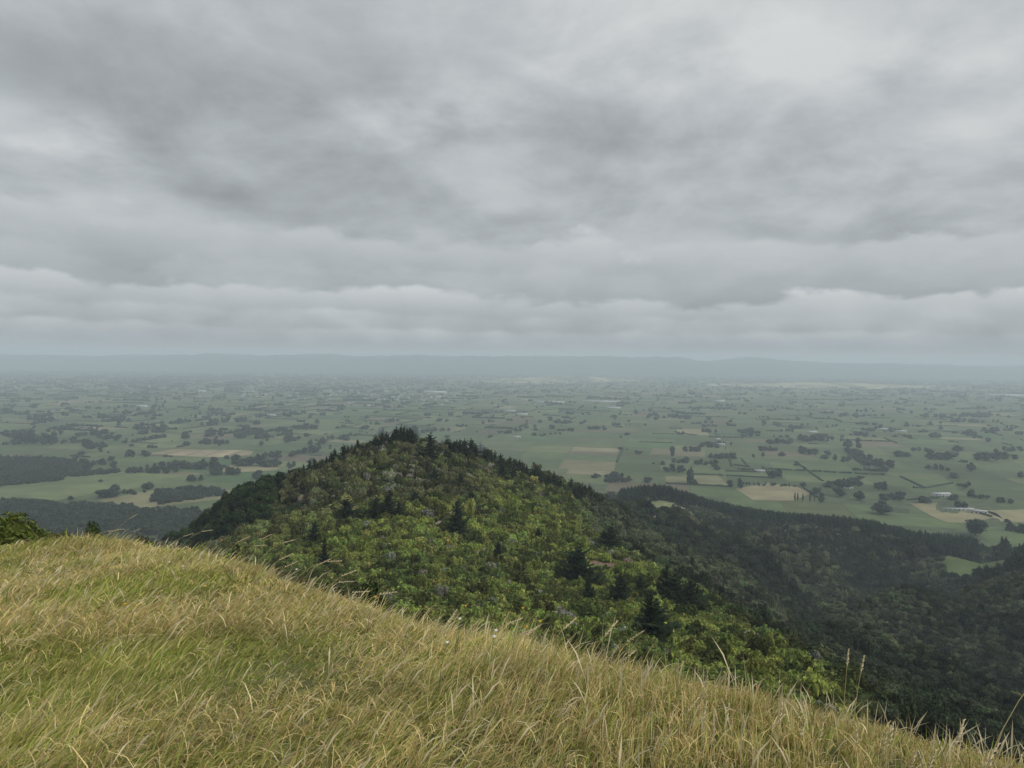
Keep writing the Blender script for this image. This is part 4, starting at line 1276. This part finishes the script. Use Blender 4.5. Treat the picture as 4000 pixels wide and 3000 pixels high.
# ------------------------------------------------------------------ houses
def house_mesh(L, Wd, H, roof_mat):
    g = Geo()
    g.box(-L / 2, L / 2, -Wd / 2, Wd / 2, 0, H, 0)
    e = 0.5; rh = Wd * 0.3
    g.add([(-L / 2 - e, -Wd / 2 - e, H + .02), (L / 2 + e, -Wd / 2 - e, H + .02), (L / 2 + e, Wd / 2 + e, H + .02), (-L / 2 - e, Wd / 2 + e, H + .02), (-L / 2 - e, 0, H + rh), (L / 2 + e, 0, H + rh)],
          [(0, 1, 5, 4), (2, 3, 4, 5), (1, 2, 5), (3, 0, 4), (3, 2, 1, 0)], 1)
    for k in range(3):
        x = -L / 2 + L * (k + 0.5) / 3
        g.box(x - 0.9, x + 0.9, -Wd / 2 - 0.06, -Wd / 2 + 0.02, H * 0.35, H * 0.8, 2)
    return g.mesh('house', mats=[M_WALL, roof_mat, M_GLASS])


H_M = [house_mesh(16, 9, 3.2, M_ROOFW), house_mesh(14, 10, 3.2, M_ROOFG), house_mesh(15, 9, 3.2, M_ROOFR), house_mesh(26, 12, 4.5, M_ROOFW)]
hrg = random.Random(4)
kinds_ = {H_M[0].name: 'pale-roofed', H_M[1].name: 'grey-roofed', H_M[2].name: 'brown-roofed', H_M[3].name: 'long pale-roofed'}
town = []
for k in range(230):
    t_ = hrg.random()
    x_ = hrg.gauss(1560, 190) if t_ < 0.6 else hrg.gauss(1010, 140); y_ = hrg.gauss(1550, 14) if t_ < 0.6 else hrg.gauss(1535, 14)
    if y_ < 1500: continue
    c = plain_pt(x_, y_)
    o = link('house', H_M[hrg.choice([0, 0, 1, 2, 3, 3])]); o.location = (c[0], c[1], 0.3); o.rotation_euler = (0, 0, ROT + hrg.choice([0, math.pi / 2]) + hrg.uniform(-0.1, 0.1))
    o.scale = (1.05, 1.05, 1.05)
    part_ = 'right cluster' if t_ < 0.6 else 'left cluster'
    tag(o, 'small %s house in the %s of the distant town' % (kinds_[o.data.name], part_), 'house', '%s houses, %s' % (kinds_[o.data.name], part_))


def barn(px_, py_, L, Wd, H, rz, roof, label):
    c = plain_pt(px_, py_)
    e = empty('farm_building', (c[0], c[1], 0.4), rz); tag(e, label, 'farm building')
    g = Geo(); g.box(-L / 2, L / 2, -Wd / 2, Wd / 2, -0.5, H); link('wall', g.mesh('wall', M_WALL), e)
    g = Geo(); rh = Wd * 0.22; o_ = 0.6
    g.add([(-L / 2 - o_, -Wd / 2 - o_, H), (L / 2 + o_, -Wd / 2 - o_, H), (L / 2 + o_, Wd / 2 + o_, H), (-L / 2 - o_, Wd / 2 + o_, H), (-L / 2 - o_, 0, H + rh), (L / 2 + o_, 0, H + rh)],
          [(0, 1, 5, 4), (2, 3, 4, 5), (1, 2, 5), (3, 0, 4), (3, 2, 1, 0)])
    link('roof', g.mesh('roof', roof), e)
    for k in range(max(2, int(L / 8))):
        x = -L / 2 + L * (k + 0.5) / max(2, int(L / 8))
        g = Geo(); g.box(x - 1.4, x + 1.4, -Wd / 2 - 0.08, -Wd / 2 - 0.01, 0.2, H * 0.8); link('door', g.mesh('door', M_GLASS), e)


for (a, b, L, Wd, H, rz, rf, lb) in [(580, 781, 26, 12, 4, -0.2, M_ROOFW, 'pale-roofed shed inside the hedged paddocks'), (1700, 930, 40, 16, 5, 0.1, M_ROOFW, 'long white-roofed barn left of the farm garden'),
                                     (1805, 1016, 62, 7, 3, 0.0, M_ROOFW, 'long low white shed under the pair of trees'), (1925, 1034, 32, 12, 4, -0.3, M_ROOFG, 'grey-roofed shed on the right straw paddock'),
                                     (1128, 884, 18, 11, 4, 0.2, M_ROOFW, 'white farmhouse right of its sheltering trees'), (1000, 866, 15, 9, 3.5, -0.2, M_ROOFG, 'grey-roofed house left of the sheltering trees'),
                                     (342, 618, 28, 14, 5, -0.3, M_ROOFW, 'white shed beside the middle plain trees'), (322, 582, 16, 12, 4, 0.2, M_ROOFW, 'small white shed at the end of a tree row'),
                                     (905, 540, 40, 18, 5, 0.2, M_ROOFW, 'pale barn behind the far farmstead trees'), (995, 588, 24, 14, 5, 0.0, M_ROOFW, 'white cottage right of the far farmstead'),
                                     (335, 348, 70, 30, 8, 0.3, M_ROOFW, 'big pale shed on the far plain'), (1455, 535, 40, 18, 5, -0.2, M_ROOFW, 'pale shed in the right-hand far paddocks'),
                                     (2130, 315, 420, 60, 8, -0.1, M_ROOFW, 'very long white glasshouse near the right edge of the far plain'), (1350, 522, 60, 16, 5, 0.0, M_ROOFW, 'long pale roof on the right-hand far plain')]:
    barn(*zrp(a, b), L, Wd, H, rz, rf, lb)
for (x_, y_, L, Wd, H, rz, lb) in [(555, 1591, 60, 26, 7, -0.1, 'white shed among woods on the left plain'), (1060, 1625, 40, 18, 6, 0.0, 'white house behind the roadside row'), (1700, 1537, 190, 60, 9, -0.2, 'wide white factory roof in the distant town'),
                                   (2020, 1711, 26, 14, 5, 0.1, 'white farmhouse beyond the right shoulder of the hill'), (2150, 1575, 200, 30, 7, 0.0, 'long pale glasshouse east of the town'), (2350, 1572, 260, 30, 7, 0.05, 'longest pale glasshouse on the centre plain'),
                                   (2400, 1597, 80, 24, 6, 0.0, 'white shed below the long glasshouses'), (2040, 1622, 60, 20, 6, 0.1, 'pale shed right of the hilltop pines'), (1990, 1608, 70, 20, 6, -0.1, 'pale barn group above the hilltop'),
                                   (780, 1531, 90, 40, 8, 0.0, 'pale shed at the left end of the town')]:
    barn(x_, y_, L, Wd, H, rz, M_ROOFW, lb)

# ------------------------------------------------------------------ the grass bank
WIND = np.array([0.92, 0.30])
grg = np.random.default_rng(77)


def bank_z(x, y):
    return bank(x, y)[0] + CAM_H


def blades(n, kind):
    """roots in polar coordinates, thinned with distance"""
    m = n * 5
    az = grg.uniform(-1.0, 1.25, m)
    rc = crest_r(az)
    u = grg.random(m)
    r0 = 1.15
    r = np.sqrt(r0 ** 2 + u * ((rc + 1.3) ** 2 - r0 ** 2))
    wgt = ((rc + 1.3) ** 2 - r0 ** 2); wgt = wgt / wgt.max()
    k = grg.random(m) < wgt * np.clip(4.6 / r, 0.42, 1.0) / 0.9
    az, r = az[k][:n], r[k][:n]
    x = np.sin(az) * r; y = np.cos(az) * r
    return x, y, r, az


def grass(name, label, n, kind):
    x, y, r, az = blades(n, kind)
    tall = fbm(x * 0.8 + 4, y * 0.8, 3); dry = fbm(x * 0.55 + 20, y * 0.75 + 3, 4)
    # more straw on the right and along the far crest
    dryb = dry + 0.10 * sstep(0.0, 0.5, az) + 0.05
    k = (grg.random(len(x)) < 0.12 + 0.40 * sstep(0.42, 0.66, dryb)) == (kind == 'dry')
    x, y, r, az, tall, dry = x[k], y[k], r[k], az[k], tall[k], dry[k]
    n = len(x)
    # tuft pull
    cell = np.where(grg.random(n) < 0.5, 0.13, 0.235); rt_ = np.where(cell < 0.2, 0.5, 1.2)
    ux, uy = x * np.cos(rt_) + y * np.sin(rt_), -x * np.sin(rt_) + y * np.cos(rt_)
    gxy = np.stack([np.floor(ux / cell), np.floor(uy / cell)], -1)
    hsh = np.sin(gxy[:, 0] * 12.9898 + gxy[:, 1] * 78.233 + cell) * 43758.5453; hsh -= np.floor(hsh)
    h2 = np.sin(gxy[:, 0] * 39.3 + gxy[:, 1] * 11.13 + cell) * 24634.63; h2 -= np.floor(h2)
    pull = 0.5 * grg.random(n)
    ux = ux + ((gxy[:, 0] + hsh) * cell - ux) * pull; uy = uy + ((gxy[:, 1] + h2) * cell - uy) * pull
    x, y = ux * np.cos(rt_) - uy * np.sin(rt_), ux * np.sin(rt_) + uy * np.cos(rt_)
    z = bank_z(x, y) - 0.01
    L = (0.045 + 0.155 * tall) * grg.uniform(0.6, 1.35, n) * (0.8 + 0.4 * hsh) * np.where(grg.random(n) < 0.05, 1.9, 1.0)
    if kind == 'dry': L *= 1.1
    right = sstep(-0.05, 0.35, az)
    L = L * (0.88 - 0.24 * right)
    lean = np.clip(grg.normal(1.15 + 0.5 * (fbm(x * 1.3 + 60, y * 1.3, 2) - 0.5) - 0.42 * right, 0.32 + 0.22 * right, n), 0.0, 1.75)
    ang = grg.normal(0, 0.45 + 0.75 * right, n) + math.atan2(WIND[1], WIND[0]) + 2.2 * (fbm(x * 0.9 + 33, y * 0.9 + 12, 3) - 0.5)
    ang = np.where(grg.random(n) < 0.10 + 0.12 * right, grg.uniform(0, 6.28, n), ang)
    # dead thatch lying in every direction, and feathery seed heads above
    thatch = (grg.random(n) < 0.16) & (kind == 'dry'); head = (grg.random(n) < 0.022) & (kind == 'dry') & ~thatch
    lean = np.where(thatch, grg.uniform(1.35, 1.75, n), lean); ang = np.where(thatch, grg.uniform(0, 6.28, n), ang)
    z = z + np.where(thatch, grg.uniform(0.0, 0.07, n), 0.0)
    L = np.minimum(np.where(head, np.maximum(L, 0.15) * 1.5, L), 0.40); lean = np.where(head, lean * 0.8, lean)
    dx_, dy_ = np.cos(ang), np.sin(ang)
    wd = np.where(kind == 'dry', 0.00175, 0.0021) * grg.uniform(0.7, 1.6, n) * np.clip(r / 4.2, 1.0, 1.9)
    sa = grg.uniform(0, 6.28, n)
    sx_, sy_ = np.cos(sa) * wd, np.sin(sa) * wd
    P = []
    px_, py_, pz_ = x.copy(), y.copy(), z.copy()
    P.append((px_, py_, pz_))
    for s_, f in enumerate((0.36, 0.34, 0.30)):
        th_ = lean * (0.35 + 0.42 * s_)
        px_ = px_ + dx_ * np.sin(th_) * L * f; py_ = py_ + dy_ * np.sin(th_) * L * f; pz_ = pz_ + np.cos(th_) * L * f
        P.append((px_, py_, pz_))
    V = np.empty((n, 7, 3))
    for s_, wf in enumerate((0.8, 1.0, 0.7)):
        a, b, c = P[s_]
        wf = np.where(head, (0.45, 0.45, 1.9)[s_], wf)
        V[:, 2 * s_, 0] = a - sx_ * wf; V[:, 2 * s_, 1] = b - sy_ * wf; V[:, 2 * s_, 2] = c
        V[:, 2 * s_ + 1, 0] = a + sx_ * wf; V[:, 2 * s_ + 1, 1] = b + sy_ * wf; V[:, 2 * s_ + 1, 2] = c
    V[:, 6, 0], V[:, 6, 1], V[:, 6, 2] = P[3]
    b0 = np.arange(n)[:, None] * 7
    q1 = b0 + np.array([[0, 1, 3, 2]]); q2 = b0 + np.array([[2, 3, 5, 4]]); t1 = b0 + np.array([[4, 5, 6]])
    loops = np.concatenate([q1.ravel(), q2.ravel(), t1.ravel()])
    sizes = np.concatenate([np.full(2 * n, 4), np.full(n, 3)])
    if kind == 'dry':
        ca = np.array([0.64, 0.52, 0.235]); cb = np.array([0.47, 0.33, 0.14]); cc = np.array([0.68, 0.60, 0.35])
    else:
        ca = np.array([0.33, 0.375, 0.075]); cb = np.array([0.15, 0.225, 0.045]); cc = np.array([0.52, 0.49, 0.15])
    t_ = grg.random(n)[:, None]; base = ca + (cb - ca) * np.clip(t_ * 1.6 - 0.6, 0, 1) + (cc - ca) * np.clip(0.35 - t_, 0, 0.35) / 0.35
    base = base * (0.72 + 0.6 * fbm(x * 2.1, y * 2.1, 3))[:, None] * grg.uniform(0.6, 1.35, n)[:, None]
    base = np.where(head[:, None], np.array([0.62, 0.54, 0.36]), base)
    C = np.repeat(base[:, None], 7, 1)
    if kind == 'green':                                 # tips dried by summer
        tip = (grg.random(n) < 0.4)[:, None]
        C[:, 6] = np.where(tip, np.array([0.42, 0.33, 0.14]), C[:, 6]); C[:, 4] = np.where(tip, 0.5 * C[:, 4] + 0.5 * np.array([0.40, 0.32, 0.12]), C[:, 4]); C[:, 5] = C[:, 4]
    me = mesh_np(name, V.reshape(-1, 3), loops, sizes, M_GRASS, False, C.reshape(-1, 3))
    tag(link(name, me), label, kind='stuff')
    return n


ng1 = grass('grass', 'wind-combed green grass covering the near bank', 270000, 'green')
ng2 = grass('dry_grass', 'straw-coloured dry grass mixed through the near bank', 320000, 'dry')
print('blades', ng1, ng2)


def bank_pt(px_, py_):
    d = pixdir(px_, py_); t = np.linspace(2.0, 20, 700)
    zz = CAM_H + d[2] * t; hh = bank_z(d[0] * t, t)
    k = int(np.argmax(zz <= hh))
    if zz[k] > hh[k]:
        a = math.atan2(d[0], 1); rr = float(crest_r(np.array([a]))[0]) * 0.98
        x, y = math.sin(a) * rr, math.cos(a) * rr
        return x, y, float(bank_z(np.array([x]), np.array([y]))[0])
    return d[0] * t[k], t[k], float(hh[k])


M_STEM = plain_mat('straw_stem', (0.42, 0.36, 0.16), 0.7)
M_SEED = plain_mat('seed_head', (0.52, 0.44, 0.27), 0.8, 60.0, 0.3)
M_YEL = plain_mat('yellow_petal', (0.72, 0.42, 0.02), 0.6)
M_WHT = plain_mat('white_petal', (0.75, 0.76, 0.74), 0.6)
M_GST = plain_mat('green_stem', (0.10, 0.15, 0.04), 0.7)
srg = random.Random(31)


def seed_stalk(px_, py_, hgt, lean, label, group=None, fat=1.0):
    x, y, z = bank_pt(px_, py_)
    e = empty('seed_stalk', (x, y, z)); tag(e, label, 'grass stalk', group)
    wa = srg.uniform(-0.3, 0.6)
    pts = []; p = Vector((0, 0, -0.02)); pts.append(p.copy())
    for s_ in range(5):
        a = lean * (0.3 + 0.25 * s_)
        p = p + Vector((math.sin(a) * math.cos(wa), math.sin(a) * math.sin(wa), math.cos(a))) * hgt / 5
        pts.append(p.copy())
    g = Geo(); g.tube(pts, [0.0022, 0.002, 0.0018, 0.0016, 0.0013, 0.001], 5)
    link('stem', g.mesh('stem', M_STEM), e)
    g = Geo(); d = (pts[-1] - pts[-2]).normalized(); L = 0.085 * fat
    for k in range(16):
        f = k / 15; c = pts[-1] - d * L * (0.75 - f)
        a = k * 2.4; sd = d.orthogonal(); sd.rotate(Matrix.Rotation(a, 3, d)); tip = c + d * 0.016 + sd * 0.008 * fat * (1 - 0.6 * f)
        q_ = d.cross(sd).normalized() * 0.0032 * fat
        g.add([c - q_, c + q_, tip, c + d * 0.009 - sd * 0.001], [(0, 1, 2), (1, 3, 2), (3, 0, 2)])
    link('seed_head', g.mesh('seed_head', M_SEED), e)


right_stalks = [(3290, 2870, 0.42, 0.05), (3330, 2880, 0.40, 0.12), (3190, 2780, 0.2, 0.15), (3360, 2850, 0.25, -0.1), (3430, 2850, 0.26, 0.15), (3460, 2860, 0.28, 0.1), (3040, 2760, 0.25, 0.06), (3110, 2770, 0.2, 0.3),
                (3540, 2860, 0.2, 0.2), (3640, 2850, 0.24, -0.3), (3690, 2860, 0.34, 0.3), (3740, 2870, 0.3, -0.25), (3780, 2880, 0.3, 0.5), (3810, 2850, 0.62, 0.5), (3850, 2880, 0.28, 0.1), (3925, 2900, 0.3, -0.3), (3600, 2830, 0.22, 0.25),
                (2830, 2700, 0.2, 0.1), (2740, 2680, 0.18, 0.2), (2650, 2650, 0.2, 0.5), (2960, 2740, 0.22, 0.55)]
for k, (a, b, h_, l_) in enumerate(right_stalks):
    lb = 'thin pale seed stalk on the right grass edge'
    gp = 'seed stalks on the right edge'
    if k == 13: lb, gp = 'tallest leaning seed stalk near the right corner against dark forest', None
    seed_stalk(a, b, h_, l_, lb, gp, 1.1 if k in (10, 12, 13) else 0.9)
for k, (a, b) in enumerate([(1010, 2250), (1040, 2270), (890, 2225), (860, 2215), (430, 2130), (380, 2120), (350, 2110), (470, 2130), (660, 2150), (700, 2160), (1120, 2330), (1160, 2320), (1210, 2330), (1270, 2330), (930, 2230), (980, 2260), (1250, 2360), (1350, 2370)]):
    seed_stalk(a, b, srg.uniform(0.35, 0.6), srg.uniform(0.8, 1.25), 'wind-bent tawny seed stalk on the left grass crest', 'seed stalks on the left crest', 1.5)
for k, (a, b) in enumerate([(1700, 2440), (1760, 2450), (1830, 2450), (1900, 2480), (1950, 2490), (2030, 2500), (2080, 2520), (2250, 2560), (2290, 2590), (2320, 2600)]):
    seed_stalk(a, b, srg.uniform(0.28, 0.5), srg.uniform(0.5, 1.0), 'leaning seed stalk on the middle of the grass crest', 'seed stalks on the middle crest', 1.1)


def flower(px_, py_, mat, label, group, r_=0.012):
    x, y, z = bank_pt(px_, py_ + 40)
    e = empty('wild_flower', (x, y, z)); tag(e, label, 'flower', group)
    hgt = srg.uniform(0.24, 0.34); off = srg.uniform(0.02, 0.1)
    g = Geo(); g.tube([(0, 0, -0.02), (off * 0.4, 0, hgt * 0.6), (off, 0.01, hgt)], [0.0018, 0.0015, 0.0012], 5); link('stem', g.mesh('stem', M_GST), e)
    g = Geo()
    for k in range(11):
        a = k * 2 * math.pi / 11; c = Vector((off, 0.01, hgt)); ca, sa = math.cos(a), math.sin(a)
        g.add([c, c + Vector((ca * r_ - sa * r_ * .25, -0.4 * r_ + sa * r_, r_ * .5)) , c + Vector((ca * r_ * 1.25, sa * r_ * 1.25 - 0.4 * r_, r_ * .35)), c + Vector((ca * r_ + sa * r_ * .25, sa * r_ - 0.4 * r_, r_ * .5))], [(0, 1, 2, 3)])
    g.tube([(off, 0.01, hgt - 0.004), (off, 0.01, hgt + r_ * 0.45)], [r_ * 0.35, r_ * 0.4], 6)
    link('flower_head', g.mesh('flower_head', mat), e)


for (a, b) in [(440, 2275), (905, 2275), (1050, 2318), (760, 2378), (175, 2300), (490, 2490), (435, 2485), (1430, 2455), (845, 2130)]:
    flower(a, b, M_YEL, 'small yellow flower in the left part of the grass bank', 'yellow flowers at left')
for (a, b) in [(1780, 2527), (2035, 2585), (2050, 2618), (1990, 2560)]:
    flower(a, b, M_YEL, 'small orange-yellow flower in the middle of the grass bank', 'yellow flowers in the middle', 0.010)
for (a, b) in [(1142, 2272), (700, 2315), (1775, 2405), (1710, 2690), (1870, 2665), (1905, 2645), (627, 2290)]:
    flower(a, b, M_WHT, 'tiny white flower head among the bank grass', 'white flowers')

# bushes whose tops show over the left crest
def bush_at(az_px, r_, hgt, wid, top_py, tint_, label, slim=False, name='bush'):
    d = pixdir(az_px, top_py); L_ = math.hypot(d[0], 1)
    x, y = d[0] / L_ * r_, 1 / L_ * r_
    z_top = CAM_H + d[2] / L_ * r_
    zg = float(height(np.array([x]), np.array([y]))[0])
    hgt = z_top - zg
    lb = shrub_lobes(int(az_px), 9, 0.7, 1.0)
    e = empty(name, (x, y, zg), 0, (wid, wid, hgt / 1.12)); tag(e, label, 'bush')
    link('trunk', SH_T[0], e)
    c = link('crown', crown_mesh('bush_crown', lb, 6000, 0.034, int(az_px) + 3, M_FOL_O, core_f=0.74, aspect=2.6), e); c.color = tuple(tint_) + (1,)


bush_at(20, 17, 1, 1.1, 2016, (0.10, 0.125, 0.03), 'bright yellow-green bush at the left end of the grass crest')
bush_at(200, 17, 1, 0.5, 2030, (0.12, 0.12, 0.035), 'sparse olive bush right of the bright bush on the left crest')
bush_at(362, 17, 1, 0.42, 2022, (0.05, 0.075, 0.02), 'dark green pointed bush on the left crest')
bush_at(560, 16, 1, 0.40, 2066, (0.04, 0.065, 0.02), 'small dark bush top peeping over the left crest')
for k, (a, b, r_, w_, lb) in enumerate([(960, 2120, 26, 1.5, 'dark bush directly behind the seed heads of the left crest'), (1120, 2190, 30, 2.0, 'dark rounded bush below the seed heads of the left crest'),
                                       (1330, 2240, 34, 2.0, 'dark bush right of the upright dark tree below the crest'), (1430, 2260, 36, 2.2, 'dark green bush behind the middle of the grass crest')]):
    bush_at(a, r_, 1, w_, b, (0.030, 0.048, 0.018), lb)

# ------------------------------------------------------------------ haze
g = Geo(); g.box(-60000, 60000, -53000, 53000, -6.0, 440.0)
hm = bpy.data.materials.new('haze_air'); hm.use_nodes = True
t = NT(hm.node_tree); t.n.clear()
ho = t.node('ShaderNodeOutputMaterial'); pv = t.node('ShaderNodeVolumePrincipled')
pv.inputs['Color'].default_value = (0.77, 0.89, 1.0, 1)
pv.inputs['Density'].default_value = 1.12e-4
pv.inputs['Anisotropy'].default_value = 0.0
t.l.new(pv.outputs[0], ho.inputs['Volume'])
tag(link('haze', g.mesh('haze', hm)), 'pale blue-grey haze over the plain', kind='stuff')

# ------------------------------------------------------------------ tell members of a row apart by their order in it
UNITS = ['', 'first', 'second', 'third', 'fourth', 'fifth', 'sixth', 'seventh', 'eighth', 'ninth', 'tenth', 'eleventh', 'twelfth', 'thirteenth', 'fourteenth', 'fifteenth',
         'sixteenth', 'seventeenth', 'eighteenth', 'nineteenth']
TENS = {20: 'twenti', 30: 'thirti', 40: 'forti', 50: 'fifti', 60: 'sixti'}


def ordinal(n):
    if n < 20: return UNITS[n]
    t_, u_ = n // 10 * 10, n % 10
    return TENS[t_] + 'eth' if u_ == 0 else TENS[t_][:-1] + 'y-' + UNITS[u_]


bpy.context.view_layer.update()
byl = {}
for o in S.objects:
    if 'label' in o and 'category' in o: byl.setdefault(o['label'], []).append(o)
for lb, os_ in byl.items():
    if 2 <= len(os_) <= 69:
        os_.sort(key=lambda o: float(to_px(*o.matrix_world.translation)[0]))
        for k, o in enumerate(os_):
            o['label'] = ordinal(k + 1) + ' from the left, ' + lb
            if 'group' not in o: o['group'] = lb
            if len(o['label'].split()) > 16: print('LONG', o['label'])
